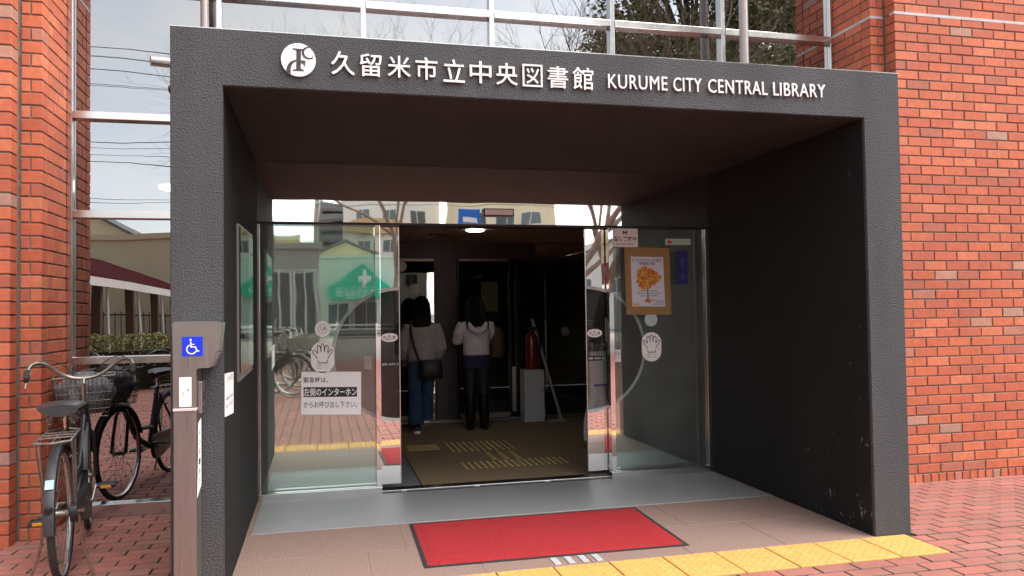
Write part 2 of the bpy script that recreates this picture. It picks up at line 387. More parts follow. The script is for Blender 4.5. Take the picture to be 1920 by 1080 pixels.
for j in range(-86, 23):
    y0 = j*PY-.36+PY*3.428 if False else j*PY-.355
    y1 = y0+PY-PJ
    if y0 > 1.92: continue
    for i in range(-26, 40):
        x0 = i*PX+(PX/2 if j % 2 else 0)+.03; x1 = x0+PX-PJ
        if y1 > -.35+.02 and y0 > -.36:
            if y0 < -.01 and x1 > x_tile0 and x0 < x_tile1:        # the tactile row
                if x0 < x_tile0-.03: x1 = x_tile0-PJ
                elif x1 > x_tile1+.03 and x0 > x_tile1-PX: x0 = max(x0, x_tile1+PJ)
                else: continue
            if y1 > 0:
                if x1 > -.004 and x0 < 4.004:
                    if x0 < -.04: x1 = -.006
                    elif x1 > 4.04: x0 = 4.006
                    else: continue
        if x0 > 4.9 and y0 > 1.3: continue
        if x1 < -1.1 and y0 > 1.27: continue
        if x0 > 4.96-.1 and y0 > 1.44: continue
        yy1 = min(y1, 1.915)
        if x1-x0 < .02 or yy1-y0 < .02: continue
        me = chamfer(x1-x0, yy1-y0, .03, .0022, MT['paver'], 'p')
        cx, cy = (x0+x1)/2, (y0+yy1)/2; z = zg(cx, cy)+rng.uniform(-.0012, .0012)
        slope = -.042 if cx > 4 and cy > 0 else (-.02 if cx < 0 and cy > 0 else 0)
        mtx = Matrix.Translation((x0, y0, z-slope*(cy-y0))) @ Matrix.Rotation(math.atan(slope)+rng.uniform(-.004, .004), 4, 'X') @ Matrix.Rotation(rng.uniform(-.003, .003), 4, 'Z')
        s = sees((cx, cy, z)); d = None
        if s and 0 < s[0] < 1920 and 0 < s[1] < 1090 and not (320 < s[0] < 1690 and s[1] < 1000): d = s[2]
        specs.append((me, mtx, None, d))
scatter_pieces(specs, pavement, 'paver', 'paver_field', MT['paver_rest'])

# granite slabs under the portal, tactile tiles, threshold plate
slab_bed = MB().quad((TL+.001, -.005, -.0025), (W-TR-.001, -.005, -.0025), (W-TR-.001, 1.055, -.0025), (TL+.001, 1.055, -.0025)).build('granite_paving', MT['slabjoint']); tag(slab_bed, kind='structure')
def slab_row(xs, y0, y1):
    for a, c in zip(xs[:-1], xs[1:]):
        q = MB().box(a+.002, c-.002, y0+.002, y1-.002, -.03, 0, c=.002); q.build('slab', MT['granite'], slab_bed)
slab_row([TL, .573, 1.14, 1.705, 2.27, 2.84, 3.41, W-TR], .522, 1.052)
slab_row([TL, .352, .92, 1.487, 2.055, 2.62, 3.19, W-TR], -.003, .520)
plate = MB().box(TL+.03, W-TR-.03, 1.056, D-.04, -.01, .003, c=.0015).build('threshold_plate', MT['plate'])
for xa in (TL+.001, W-TR-.029): MB().box(xa, xa+.028, 1.056, D-.04, -.01, .002).build('plate_edge', MT['granite'], plate)
tag(plate, 'wide brushed grey steel threshold plate in front of the sliding doors', 'floor plate')
strip = MB().box(x_tile0-.002, x_tile1+.002, -.352, -.004, -.03, -.006).build('tactile_paving', MT['bed']); tag(strip, kind='structure')
tile = None
for i in range(14):
    x1 = x_tile1-i*.302; x0 = x1-.299
    if tile is None:
        q = MB().box(0, .294, 0, .342, -.03, .002, c=.003)
        tile = q.mesh('tile', MT['yellow'])
        s = MB()
        for a in range(6):
            for c in range(7):
                s.lathe([(.013, 0), (.010, .0018), (.0075, .0026)], 10, c=(.025+a*.05, .022+c*.0497, .002))
        dome = s.mesh('dome', MT['yellow'], True)
    o = link('tile', tile, strip); o.location = (x0, -.35, random.uniform(-.001, .001))
    link('dome', dome, o)

# ------------------------------------------------------------------ red mat and the guide bars it covers
rm = empty('red_entrance_mat', (1.95, .58, 0))
a = [(1.205, 1.018), (2.703, 1.012), (2.668, .135), (1.192, .152)]
def inset(p, d):
    cx = sum(x for x, _ in p)/4; cy = sum(y for _, y in p)/4
    return [(x-d*(1 if x > cx else -1), y-d*(1 if y > cy else -1)) for x, y in p]
def slab_poly(p, z0, z1, n, m, par):
    k = MB(); k.add([(x, y, z0) for x, y in p]+[(x, y, z1) for x, y in p], [(4, 5, 6, 7), (0, 1, 2, 3)]+[(i, (i+1) % 4, 4+(i+1) % 4, 4+i) for i in range(4)])
    return k.build(n, m, par)
slab_poly(a, .0005, .004, 'rubber_border', MT['rubber'], rm)
# pile: gridded so that the sheet is not dead flat
k = MB(); pi = inset(a, .022); nx, ny = 60, 36; vs = []
wob = random.Random(5); ph = [wob.uniform(0, 6) for _ in range(6)]
for j in range(ny+1):
    for i in range(nx+1):
        u, v = i/nx, j/ny
        x = (pi[3][0]*(1-u)+pi[2][0]*u)*(1-v)+(pi[0][0]*(1-u)+pi[1][0]*u)*v; y = (pi[3][1]*(1-u)+pi[2][1]*u)*(1-v)+(pi[0][1]*(1-u)+pi[1][1]*u)*v
        e = min(u, 1-u, v, 1-v); h = .0045+.005*min(1, e*30)+.0012*(math.sin(x*9+ph[0])+math.sin(y*13+x*4+ph[1]))*min(1, e*12)
        vs.append((x, y, h))
k.add(vs, [(j*(nx+1)+i, j*(nx+1)+i+1, (j+1)*(nx+1)+i+1, (j+1)*(nx+1)+i) for j in range(ny) for i in range(nx)])
k.build('carpet_pile', MT['red'], rm, True)
tag(rm, 'red carpet entrance mat with dark rubber border on the granite paving', 'door mat')
for x in (1.872, 1.949, 2.026, 2.103):
    g = MB().box(x-.018, x+.018, .018, .13, 0, .005, c=.002).build('guide_bar', MT['seal'])
    tag(g, 'short raised steel guide bar peeking out from under the red mat', 'guide bar', 'guide bars under the mat edge')
# ------------------------------------------------------------------ entrance portal
portal = empty('entrance_portal', (2, .9, 0))
zi = H-TT
def jamb(x0, x1):      # front rim with a slightly eased edge, core behind
    return MB().box(x0, x1, 0, .05, -.02, H, c=.004)
q = MB()
bm = bmesh.new()      # U-shaped rim in one piece
pts = [(0, -.03), (0, H), (W, H), (W, -.03), (W-TR, -.03), (W-TR, zi), (TL, zi), (TL, -.03)]
f = bm.faces.new([bm.verts.new((x, 0, z)) for x, z in pts])
r = bmesh.ops.extrude_face_region(bm, geom=[f]); vv = [g for g in r['geom'] if isinstance(g, bmesh.types.BMVert)]
for v in vv: v.co.y = .02
bm.normal_update()
es = [e for e in bm.edges if all(abs(v.co.y) < 1e-6 for v in e.verts)]
bmesh.ops.bevel(bm, geom=es, offset=.004, segments=2, affect='EDGES')
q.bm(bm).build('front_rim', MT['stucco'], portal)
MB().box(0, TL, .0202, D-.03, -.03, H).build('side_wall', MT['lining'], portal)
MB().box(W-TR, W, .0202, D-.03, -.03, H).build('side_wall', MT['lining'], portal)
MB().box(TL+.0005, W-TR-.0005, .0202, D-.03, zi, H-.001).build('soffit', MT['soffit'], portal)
MB().box(-.004, W+.004, .004, D-.03, H, H+.004).build('capping', MT['stainless'], portal)
# thin joint trims where lining panels meet the soffit
MB().box(TL, TL+.004, .02, D-.03, zi-.004, zi-.0005).build('trim', MT['black'], portal)
MB().box(W-TR-.004, W-TR, .02, D-.03, zi-.004, zi-.0005).build('trim', MT['black'], portal)
KJ = '久留米市立中央図書館'
KP = [(.739, .854, 2.494, 2.611), (.878, .985, 2.494, 2.608), (1.015, 1.129, 2.496, 2.606), (1.154, 1.265, 2.493, 2.607), (1.295, 1.405, 2.488, 2.605),
      (1.431, 1.544, 2.490, 2.605), (1.570, 1.683, 2.488, 2.603), (1.710, 1.817, 2.487, 2.604), (1.846, 1.957, 2.487, 2.602), (1.983, 2.098, 2.486, 2.605)]
for ch, (x0, x1, z0, z1) in zip(KJ, KP):
    if ch == '図':      # frame, two dots and two crossing sweeps, as separate overlapping strokes of one letter
        k = MB(); sx, sz = x1-x0, z1-z0; wd = .0088
        def stroke(pts, yo):
            P = [Vector((x0+u*sx, z0+v*sz)) for u, v in pts]; Lp, Rp = [], []
            for i, c in enumerate(P):
                t = (P[min(i+1, len(P)-1)]-P[max(i-1, 0)]).normalized(); nn = Vector((-t.y, t.x))*wd/2; Lp.append((c.x+nn.x, c.y+nn.y)); Rp.append((c.x-nn.x, c.y-nn.y))
            k.prism(Lp+Rp[::-1], -.013+yo, -.003)
        e = wd/2/sx; f_ = wd/2/sz
        stroke([(e, 0), (e, 1)], 0); stroke([(1-e, 0), (1-e, 1)], 0); stroke([(2*e, 1-f_), (1-2*e, 1-f_)], 0); stroke([(2*e, f_), (1-2*e, f_)], 0)
        stroke([(.24, .80), (.33, .62)], 0); stroke([(.45, .83), (.53, .65)], 0); stroke([(.79, .80), (.70, .58), (.55, .38), (.38, .25), (.22, .17)], .0004); stroke([(.24, .52), (.45, .42), (.62, .31), (.78, .17)], 0)
        k.build('letter', MT['letter'], portal); continue
    text_fit('letter', ch, x0, x1, z0, z1, -.008, MT['letter'], portal, ext=.005, off=.005)
LAT = 'KURUME CITY CENTRAL LIBRARY'
me = text_mesh('KURUME'); _, wK, _, cap = bbox(me); lines = [('KURUME', 2.178, 2.523), ('CITY', 2.555, 2.726), ('CENTRAL', 2.762, 3.130), ('LIBRARY', 3.165, 3.500)]
for word, xa, xb in lines:
    full = bbox(text_mesh(word)); s = (xb-xa)/(full[1]-full[0])
    for i, ch in enumerate(word):
        e = bbox(text_mesh(word[:i+1]))[1]; o = bbox(text_mesh(ch)); wd = (o[1]-o[0])*s
        xr = xa+(e-full[0])*s
        zc = 2.503+(xr-2.18)*.010
        text_fit('letter', ch, xr-wd*.93, xr-wd*.0, zc-(.001 if ch in 'CU' else 0), zc+.0745, -.008, MT['letter'], portal, ext=.005, off=0)
# round emblem: pale disc, dark monogram standing on it
EX, EZ, ER = .5845, 2.556, .0815
em = MB().prism([(EX+ER*math.cos(t*math.pi/32), EZ+ER*math.sin(t*math.pi/32)) for t in range(64)], -.012, .001).build('emblem_disc', MT['letter'], portal)
k = MB()
def ep(pts): k.prism([(EX+x, EZ+z) for x, z in pts], -.0145, -.0118)
ep([(-.027, .055), (.024, .053), (.024, .049), (.012, .045), (.011, -.044), (.026, -.050), (.026, -.054), (-.027, -.055), (-.027, -.051), (-.010, -.046), (-.009, .046), (-.027, .051)])
ep([(.011, -.002), (.033, -.003), (.031, -.034), (.026, -.022), (.011, -.013)])
def arc(cx, cz, r0, r1, a0, a1, n=18, k0=1, k1=1):
    o = [(cx+(r0)*math.cos(rad(a0+(a1-a0)*i/n)), cz+r0*math.sin(rad(a0+(a1-a0)*i/n))) for i in range(n+1)]
    i_ = [(cx+(r1+(r0-r1)*abs(2*t/n-1)**2.2)*math.cos(rad(a0+(a1-a0)*t/n)), cz+(r1+(r0-r1)*abs(2*t/n-1)**2.2)*math.sin(rad(a0+(a1-a0)*t/n))) for t in range(n+1)]
    return o+i_[::-1]
ep(arc(.047, .036, .0305, .020, 65, 315))
ep([(.060, .013), (.0685, .021), (.0665, .006), (.061, .008)])
ep([(-.058, -.056), (-.050, -.028), (-.036, -.010), (-.012, -.001), (-.010, -.008), (-.024, -.016), (-.033, -.030), (-.037, -.05), (-.036, -.0725), (-.047, -.066)])
k.build('monogram', MT['stucco'], em)
tag(portal, 'large dark grey stucco portal frame carrying pale metal lettering and a round emblem', 'entrance portal')

# ------------------------------------------------------------------ brick piers
def pier(name, side, loc, label, rows, base, xF, xS, xR, yF, yS, far):
    """side=+1: pier on the right of the windows (reveal faces -X); -1: on the left (reveal faces +X)"""
    root = empty(name, loc, 0); J = .010; T = .105
    hp = rows; nrow = int((4.45-base)/hp)+1
    sp = []
    def put(x0, y0, z0, Lx, Hz, rz, cen):
        me = chamfer(Lx, Hz, T, .003, MT['brick'], 'b')
        # face up (+Z) -> face -Y : rotate about X by +90
        mtx = Matrix.Translation((x0, y0, z0)) @ Matrix.Rotation(rz, 4, 'Z') @ Matrix.Rotation(rad(90), 4, 'X')
        s = sees(cen); d = None
        if s and -20 < s[0] < 1940 and -20 < s[1] < 1100 and not (325 < s[0] < 1690 and s[1] > 140): d = s[2]
        sp.append((me, mtx, None, d))
    rg = random.Random(11 if side > 0 else 12)
    kj = round((3.62-base)/hp); zj = base+kj*hp-.005-.011
    for r in range(nrow):
        z0 = base+r*hp; hz = hp-J
        e = lambda: rg.uniform(-.0015, .0015)
        odd = r % 2
        sol = (r == 0 and side > 0)
        # front face
        x = 0; n = 0
        while x < far:
            Lx = (.066 if sol else (.10 if (n == 0 and odd) else .211))-J
            if not sol and n == 0 and not odd: Lx = .211-J
            if sol: pitch = .073; Lx = .063
            else: pitch = Lx+J
            wx = xF+x if side > 0 else xF-x-Lx
            put(wx, yF+e(), z0+e()*.5, Lx, hz, 0, (wx+Lx/2, yF, z0))
            x += pitch; n += 1
        # stepped face beside the reveal
        wd = abs(xS-xR)-J/2
        parts = [(0, wd)] if odd else [(0, wd*.56-J/2), (wd*.56+J/2, wd*.44-J/2)]
        for o_, Lx in parts:
            wx = xR+o_ if side > 0 else xR-o_-Lx
            put(wx, yS+e(), z0+e()*.5, Lx, hz, 0, (wx, yS, z0))
        # return between front and stepped face (hidden behind the front face's end brick, shows as a header)
        # reveal towards the window
        y = yS+T+J; n = 0
        while y < D-.02:
            Lx = min((.10 if (n == 0 and odd) else .211)-J, D-.012-y)
            if Lx > .02:
                if side > 0: put(xR+e(), y+Lx, z0, Lx, hz, rad(-90), (xR, y, z0))
                else: put(xR+e(), y, z0, Lx, hz, rad(90), (xR, y, z0))
            y += Lx+J; n += 1
    scatter_pieces(sp, root, 'brick', 'brickwork_rest', MT['brick_rest'])
    m = MB(); g = .007
    top = 4.6
    if side > 0:
        m.box(xF+g, xF+far+.2, yF+g, D+.3, -.2, top); m.box(xR+g, xF+g+.001, yS+g, D+.28, -.2, top-.01)
        sj = MB().box(xF-.004, xF+far, yF-.002, yF+.05, zj, zj+.022).box(xR-.002, xF-.0045, yS-.002, yS+.05, zj+.0003, zj+.0217).box(xR-.0025, xR+.05, yS+.0505, D-.012, zj, zj+.022)
    else:
        m.box(xF-far-.2, xF-g, yF+g, D+.3, -.2, top); m.box(xF-g-.001, xR-g, yS+g, D+.28, -.2, top-.01)
        sj = MB().box(xF-far, xF+.004, yF-.002, yF+.05, zj, zj+.022).box(xF+.0045, xR+.002, yS-.002, yS+.05, zj+.0003, zj+.0217).box(xR-.05, xR+.0025, yS+.0505, D-.012, zj, zj+.022)
    m.build('mortar', MT['mortar'], root)
    sj.build('sealant_joint', MT['seal'], root)
    tag(root, label, 'brick wall')
    return root
pier('brick_pier', 1, (6, 1.6, 0), 'orange red brick wall with a pale horizontal sealant line', .0755, -.062, 5.088, 5.088, 4.964, 1.32, 1.444, 2.2)
pier('brick_pier', -1, (-1.6, 1.6, 0), 'stepped red brick pier standing behind the parked black bicycle', .0807, -.03, -1.109, -1.109, -.986, 1.283, 1.428, 1.3)

# ------------------------------------------------------------------ window wall
win = empty('window_wall', (2, D, 0))
LV = [.03, 1.025, 2.018, 2.695, 3.60, 4.55]
MX = [-.968, -.012, .994, 1.966, 2.950, 3.922, 4.946]
def frame_bar(x0, x1, z0, z1, y0=D-.045, y1=D+.03): MB().box(x0, x1, y0, y1, z0, z1, c=.003).build('mullion', MT['stainless'], win)
for i, x in enumerate(MX):
    w2 = .018 if 0 < i < 6 else .016
    lo = .0 if i == 0 else 2.70
    if i == 1: lo = .0
    frame_bar(x-w2, x+w2, lo, 4.55)
for i in range(6):
    for z in LV:
        if i > 0 and z < 3: continue
        hgt = .026
        MB().box(MX[i]+.0185, MX[i+1]-.0185, D-.055, D+.03, -.07 if z < .1 else z-hgt, z+hgt, c=.003).build('transom', MT['stainless'], win)
    for a, c in zip(LV[:-1], LV[1:]):
        if i > 0 and c < 3: continue
        if i > 0 and a < 3: a = 2.70
        g = MB(); x0, x1, z0, z1 = MX[i]+.0175, MX[i+1]-.0175, a+.024, c-.024
        n = 6; j = random.uniform(-.0008, .0008); vs = [(x0+(x1-x0)*p/n, D+j*(p/n-.5)+.00025*math.sin(p*1.1+i)*math.sin(r_*1.3), z0+(z1-z0)*r_/n) for r_ in range(n+1) for p in range(n+1)]
        g.add(vs, [(r_*(n+1)+p, r_*(n+1)+p+1, (r_+1)*(n+1)+p+1, (r_+1)*(n+1)+p) for r_ in range(n) for p in range(n)])
        g.build('pane', MT['window'], win, True)
tag(win, 'steel framed glazed wall of mirror-like windows above and beside the portal', 'window')
# rooms behind the glass
rm_u = MB(); rm_u.quad((-1, D+.05, 2.45), (5.1, D+.05, 2.45), (5.1, 7, 2.45), (-1, 7, 2.45)).quad((-1, 7, 2.45), (5.1, 7, 2.45), (5.1, 7, 4.7), (-1, 7, 4.7)).quad((-1, D, 4.7), (5.1, D, 4.7), (5.1, 7, 4.7), (-1, 7, 4.7)).quad((-1, D+.05, 2.45), (-1, 7, 2.45), (-1, 7, 4.7), (-1, D+.05, 4.7)).quad((5.1, D+.05, 2.45), (5.1, 7, 2.45), (5.1, 7, 4.7), (5.1, D+.05, 4.7))
rm_u = rm_u.build('upper_room', mat('upper_room', (.3, .28, .26), .8)); tag(rm_u, kind='structure')
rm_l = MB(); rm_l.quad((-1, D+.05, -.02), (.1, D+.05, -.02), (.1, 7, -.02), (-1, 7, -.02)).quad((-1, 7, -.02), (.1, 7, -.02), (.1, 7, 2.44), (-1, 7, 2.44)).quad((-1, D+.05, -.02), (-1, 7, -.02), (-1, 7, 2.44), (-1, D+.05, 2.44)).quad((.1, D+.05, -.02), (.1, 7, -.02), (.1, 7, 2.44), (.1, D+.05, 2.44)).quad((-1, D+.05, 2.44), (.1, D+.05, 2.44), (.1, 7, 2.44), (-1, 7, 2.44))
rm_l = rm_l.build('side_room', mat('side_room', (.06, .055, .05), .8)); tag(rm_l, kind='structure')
ub = MB().box(-24, 34, D-.1, 14, 4.62, 10.5).build('stretched_upper_storey', MT['mortar']); tag(ub, kind='structure')  # out of view; storey stretched wide and tall to stop sun slipping past
cl_ = MB().lathe([(.0, 0), (.11, 0), (.12, .012), (.12, .03)], 24, c=(-.55, 3.3, 2.405)).build('ceiling_light', mat('lamp_face', (1, .96, .88), .5, emit=6)); tag(cl_, 'small round ceiling light glowing behind the tall window pane', 'light')

# stainless pipes standing on and beside the portal
def pipe(x, y, z0, z1, r, lab, branch=None):
    e = empty('steel_pipe', (x, y, z0))
    MB().tube([(x, y, z0), (x, y, z1)], r, 20).build('tube', MT['brushed'], e, True)
    MB().lathe([(r+.001, 0), (r+.02, 0), (r+.02, .006), (r+.001, .006)], 20, c=(x, y, z0+.001), closed=True).build('flange', MT['stainless'], e)
    if branch: branch(e)
    tag(e, lab, 'pipe')
pipe(3.945, 1.62, H+.004, 4.62, .036, 'upright steel pipe rising from the portal roof in front of the window')
def br(e):
    MB().tube([(-.075, 1.72, 3.02), (-.40, 1.60, 3.0)], .034, 18).build('spout', MT['brushed'], e, True)
    MB().lathe([(.036, -.01), (.04, -.01), (.04, .01), (.036, .01)], 18, c=(-.075, 1.72, 3.1), closed=True).build('clamp', MT['stainless'], e)
pipe(-.085, 1.74, -.03, 4.62, .027, 'upright steel pipe with a short side spout beside the portal corner', br)
# ------------------------------------------------------------------ sliding doors
door = empty('automatic_door', (2, D, 0))
zt = 1.985
MB().box(TL+.001, W-TR-.001, D-.028, D+.02, zt, zi-.001, c=.0015).build('transom_panel', MT['mirror'], door)
MB().box(TL+.001, W-TR-.001, D-.02, D+.12, zt-.016, zt-.0005).build('header_track', MT['black'], door)
MB().box(TL+.001, 1.106, D-.04, D+.03, .0, .05, c=.003).build('sill', MT['stainless'], door)
MB().box(2.884, W-TR-.001, D-.04, D+.03, .0, .05, c=.003).build('sill', MT['stainless'], door)
MB().box(1.107, 2.883, D+.005, D+.12, -.005, .012, c=.002).build('floor_track', MT['stainless'], door)
MB().box(1.107, 2.883, D-.03, D+.004, -.005, .004).build('floor_track', MT['black'], door)
for x in (1.250, 1.80, 2.35): MB().box(x, x+.035, D-.026, D+.002, -.004, .006).build('track_guide', MT['stainless'], door)
for x0, x1 in ((1.066, 1.104), (2.888, 2.928)): MB().box(x0, x1, D-.03, D+.03, .05, zt-.016, c=.002).build('post', MT['mirror'], door)
for x0, x1 in ((TL+.001, TL+.022), (W-TR-.035, W-TR-.001)): MB().box(x0, x1, D-.03, D+.1, .05, zt-.016, c=.002).build('post', MT['stainless'], door)
MB().box(3.665, 3.705, D+.03, D+.09, .05, zt-.016).build('jamb_gap', MT['black'], door)
MB().box(TL+.023, 1.065, D-.005, D+.005, .051, zt-.017).build('fixed_pane', MT['glass'], door)
MB().box(2.929, 3.722, D-.005, D+.005, .051, zt-.017).build('fixed_pane', MT['glass'], door)
CZ, CR = 1.011, .497
def leaf(xa, xb, xc, s):
    """mirror sheet from xa to xb with a half-round window centred on its edge xc; s = side the sheet lies on"""
    yf, yb = D+.052, D+.066; n = 40
    arcp = [(xc+s*CR*math.sin(math.pi*i/n), CZ-CR*math.cos(math.pi*i/n)) for i in range(n+1)]     # bottom -> top
    far = xa if s < 0 else xb
    k = MB()
    outer = []
    for (x, z) in arcp:      # project each rim point to the sheet's outline
        dx, dz = x-xc, z-CZ; zl = (CZ-.05) if dz < 0 else (zt-.02-CZ)
        tx = abs(far-xc)/max(1e-6, abs(dx)); tz = zl/max(1e-6, abs(dz)); t = min(tx, tz)
        outer.append((xc+dx*t, CZ+dz*t, 0 if tx < tz else 1))
    for i in range(n):
        if outer[i][2] != outer[i+1][2]:
            zc = .05 if outer[i][1] < CZ else zt-.02
            for yy in (yf, yb): k.add([(outer[i][0], yy, outer[i][1]), (far, yy, zc), (outer[i+1][0], yy, outer[i+1][1])], [(0, 1, 2)])
    vs = []
    for (x, z), (X, Z, _) in zip(arcp, outer): vs += [(x, yf, z), (X, yf, Z), (x, yb, z), (X, yb, Z)]
    fs = []
    for i in range(n):
        a, c = i*4, (i+1)*4
        fs += [(a, a+1, c+1, c), (a+2, c+2, c+3, a+3), (a, c, c+2, a+2)]
    k.add(vs, fs); lf = k.build('sliding_leaf', MT['mirror'], door)
    g = MB(); g.add([(xc, yf+.004, CZ-CR)]+[(x, yf+.004, z) for x, z in arcp]+[(xc, yf+.004, CZ+CR)], [tuple(range(n+3))]); g.build('window_pane', MT['clear'], lf)
    rg = MB(); vs = []
    for i in range(n+1):
        for rr in (CR-.020, CR+.004):
            vs.append((xc+s*rr*math.sin(math.pi*i/n), yf-.0025, CZ-rr*math.cos(math.pi*i/n)))
    rg.add(vs, [(2*i, 2*i+1, 2*i+3, 2*i+2) for i in range(n)]); rg.build('window_band', MT['ringfilm'], lf)
    MB().box(xc-.004 if s < 0 else xc-.002, xc+.002 if s < 0 else xc+.004, yf-.002, yb+.002, .05, zt-.018).build('edge_strip', MT['stainless'], lf)
    return lf
L1 = leaf(.30, 1.250, 1.250, -1); L2 = leaf(2.720, 3.668, 2.720, 1)
# sensor bar over the opening
sb = MB().box(1.878, 2.115, D-.075, D-.0285, 2.044, 2.101, c=.006).build('sensor', MT['black'], door)
MB().box(1.888, 2.105, D-.078, D-.0745, 2.052, 2.093, c=.001).build('sensor_face', MT['white'], sb)
tag(door, 'mirror polished automatic sliding door standing open between two fixed glass side panes', 'automatic door')

# ------------------------------------------------------------------ stickers and notices on the glass
def sheet(name, poly, y, m, label, cat, group=None, th=.0012):
    return tag(MB().prism(poly, y-th, y).build(name, m), label, cat, group)
def disc(x, z, rx, rz, n=40): return [(x+rx*math.cos(2*math.pi*i/n), z+rz*math.sin(2*math.pi*i/n)) for i in range(n)]
def stadium(x, z, hw, hh, n=14):
    o = []
    for i in range(n+1): a = math.pi*i/n; o.append((x+hw*math.cos(a), z+hh-hw+hw*math.sin(a)))
    for i in range(n+1): a = math.pi+math.pi*i/n; o.append((x+hw*math.cos(a), z-hh+hw+hw*math.sin(a)))
    return o
def rect(x0, x1, z0, z1, sk=0): return [(x0, z0), (x1, z0+sk), (x1, z1+sk), (x0, z1)]
def line(k, pts, y, wd):
    """flat ribbon through points in XZ"""
    p = [Vector((x, z)) for x, z in pts]; vs = []
    for i, c in enumerate(p):
        t = (p[min(i+1, len(p)-1)]-p[max(i-1, 0)]); t.normalize(); nn = Vector((-t.y, t.x))*wd/2
        vs += [(c.x+nn.x, y, c.y+nn.y), (c.x-nn.x, y, c.y-nn.y)]
    k.add(vs, [(2*i, 2*i+1, 2*i+3, 2*i+2) for i in range(len(p)-1)])
gy = D-.0055
def hand(x, z, hw, hh, label):
    o = sheet('hand_sticker', stadium(x, z, hw, hh), gy, MT['white'], label, 'sticker', 'hand shaped warning stickers on the side panes')
    k = MB(); s = hw/.083; y = gy-.0018
    def fing(cx, cz, w_, h_, ang):
        a = math.radians(ang); P = []
        for u, v in [(-w_, 0), (-w_, h_*.55)]+[(w_*math.cos(math.pi-math.pi*t/8), h_*.55+h_*.45*math.sin(math.pi*t/8)) for t in range(9)]+[(w_, h_*.55), (w_, 0)]:
            P.append((x+s*(cx+u*math.cos(a)-v*math.sin(a)), z+s*(cz+u*math.sin(a)+v*math.cos(a))))
        line(k, P, y, .006*s)
    fing(-.022, .035, .012, .050, 10); fing(.0, .040, .012, .056, 0); fing(.023, .035, .012, .050, -10)
    line(k, [(x+s*u, z+s*v) for u, v in ((-.036, -.012), (-.052, .012), (-.068, .032), (-.072, .044), (-.062, .052), (-.050, .045), (-.036, .026))], y, .006*s)
    line(k, [(x+s*u, z+s*v) for u, v in ((.036, -.012), (.048, .012), (.066, .035), (.070, .050), (.060, .055), (.049, .045), (.036, .026))], y, .006*s)
    line(k, [(x+s*u, z+s*v) for u, v in ((-.032, -.022), (-.032, -.042), (.032, -.042), (.032, -.022))], y, .007*s)
    k.build('hand_outline', MT['ink'], o)
    text_fit('print', '自動ドアに', x-.045*s, x+.045*s, z-.066*s, z-.052*s, y, MT['greyink'], o, keep=False)
    text_fit('print', 'ご注意ください。', x-.058*s, x+.062*s, z-.088*s, z-.073*s, y, MT['greyink'], o)
    return o
hand(.688, 1.006, .083, .115, 'white oval sticker with an outlined hand above the emergency notice')
hand(3.249, 1.019, .084, .117, 'white oval sticker with an outlined hand below the pale round sticker')
rs = sheet('round_sticker', disc(.689, 1.210, .056, .058), gy, MT['paper'], 'round grey sticker with a faint head drawing above the hand sticker', 'sticker')
k = MB(); line(k, [(.689+.030*math.cos(t/12*2*math.pi), 1.21+.034*math.sin(t/12*2*math.pi)) for t in range(13)], gy-.0018, .003); line(k, [(.672, 1.23), (.676, 1.205), (.690, 1.198), (.702, 1.21), (.706, 1.228)], gy-.0018, .004); k.build('print', MT['greyink'], rs)
k = MB(); k.prism(disc(.700, 1.213, .010, .012, 16), gy-.0019, gy-.0015); k.build('print', mat('sticker_teal', (.2, .5, .5), .5), rs)
sheet('round_sticker', disc(3.249, 1.237, .055, .055), gy, mat('pale_blue', (.45, .55, .56), .5), 'plain pale blue round sticker under the framed autumn poster', 'sticker')
# emergency notice
no = sheet('paper_notice', [(.536, .598), (.958, .580), (.961, .892), (.537, .905)], gy, MT['paper'], 'white paper notice with three lines of black text on the side pane', 'notice')
def tilt(x, z, yy): return (x, yy, z-(x-.536)*.03)
y = gy-.0018
text_fit('print', '緊急時は、', .552, .725, .826, .866, y, MT['ink'], no, off=.012, place=tilt)
k = MB(); k.quad((.552, y+.0003, .722), (.930, y+.0003, .711), (.930, y+.0003, .782), (.552, y+.0003, .793)); k.build('print_band', MT['ink'], no)
text_fit('print', '左側のインターホン', .554, .928, .730, .787, y, MT['white'], no, off=.014, place=tilt)
text_fit('print', 'からお呼び出し下さい。', .552, .93, .645, .69, y, MT['ink'], no, off=.008, place=tilt)
# caution ovals on the leaves
ly = D+.0515-.0025
def caution(x, lab):
    o = sheet('caution_sticker', disc(x, 1.136, .0635, .033), ly, MT['white'], lab, 'sticker')
    y = ly-.0018; RD = mat('print_red', (.3, .03, .04), .5)
    text_fit('print', '注', x-.048, x-.022, 1.123, 1.149, y, MT['ink'] if x < 2 else RD, o, off=.01); text_fit('print', '意', x+.022, x+.048, 1.123, 1.149, y, MT['ink'] if x < 2 else RD, o, off=.01)
    k = MB(); line(k, [(x-.021, 1.119), (x, 1.162), (x+.021, 1.119), (x-.021, 1.119)], y, .004); line(k, [(x, 1.148), (x, 1.133)], y, .004); line(k, [(x, 1.129), (x, 1.124)], y, .004); k.build('print', MT['ink'], o)
caution(1.173, 'white oval caution sticker with black characters on the sliding leaf near the emergency notice')
caution(2.789, 'white oval caution sticker with dark red characters on the sliding leaf near the umbrella bags')
def strip_label(x0, x1, lab):
    o = sheet('door_label', rect(x0, x1, .917, .957), ly, MT['ink'], lab, 'label'); y = ly-.0018
    text_fit('print', '自動  AUTO', x0+.01, x1-.03, .928, .946, y, MT['white'], o); k = MB(); k.add([(x1-.022, y, .937), (x1-.008, y, .948), (x1-.008, y, .926)], [(0, 1, 2)]); k.build('print', mat('lab_green', (.1, .45, .35), .5), o)
strip_label(1.108, 1.247, 'narrow black strip label on the sliding leaf next to the two visitors')
strip_label(2.727, 2.866, 'narrow black strip label on the sliding leaf in front of the umbrella bags')
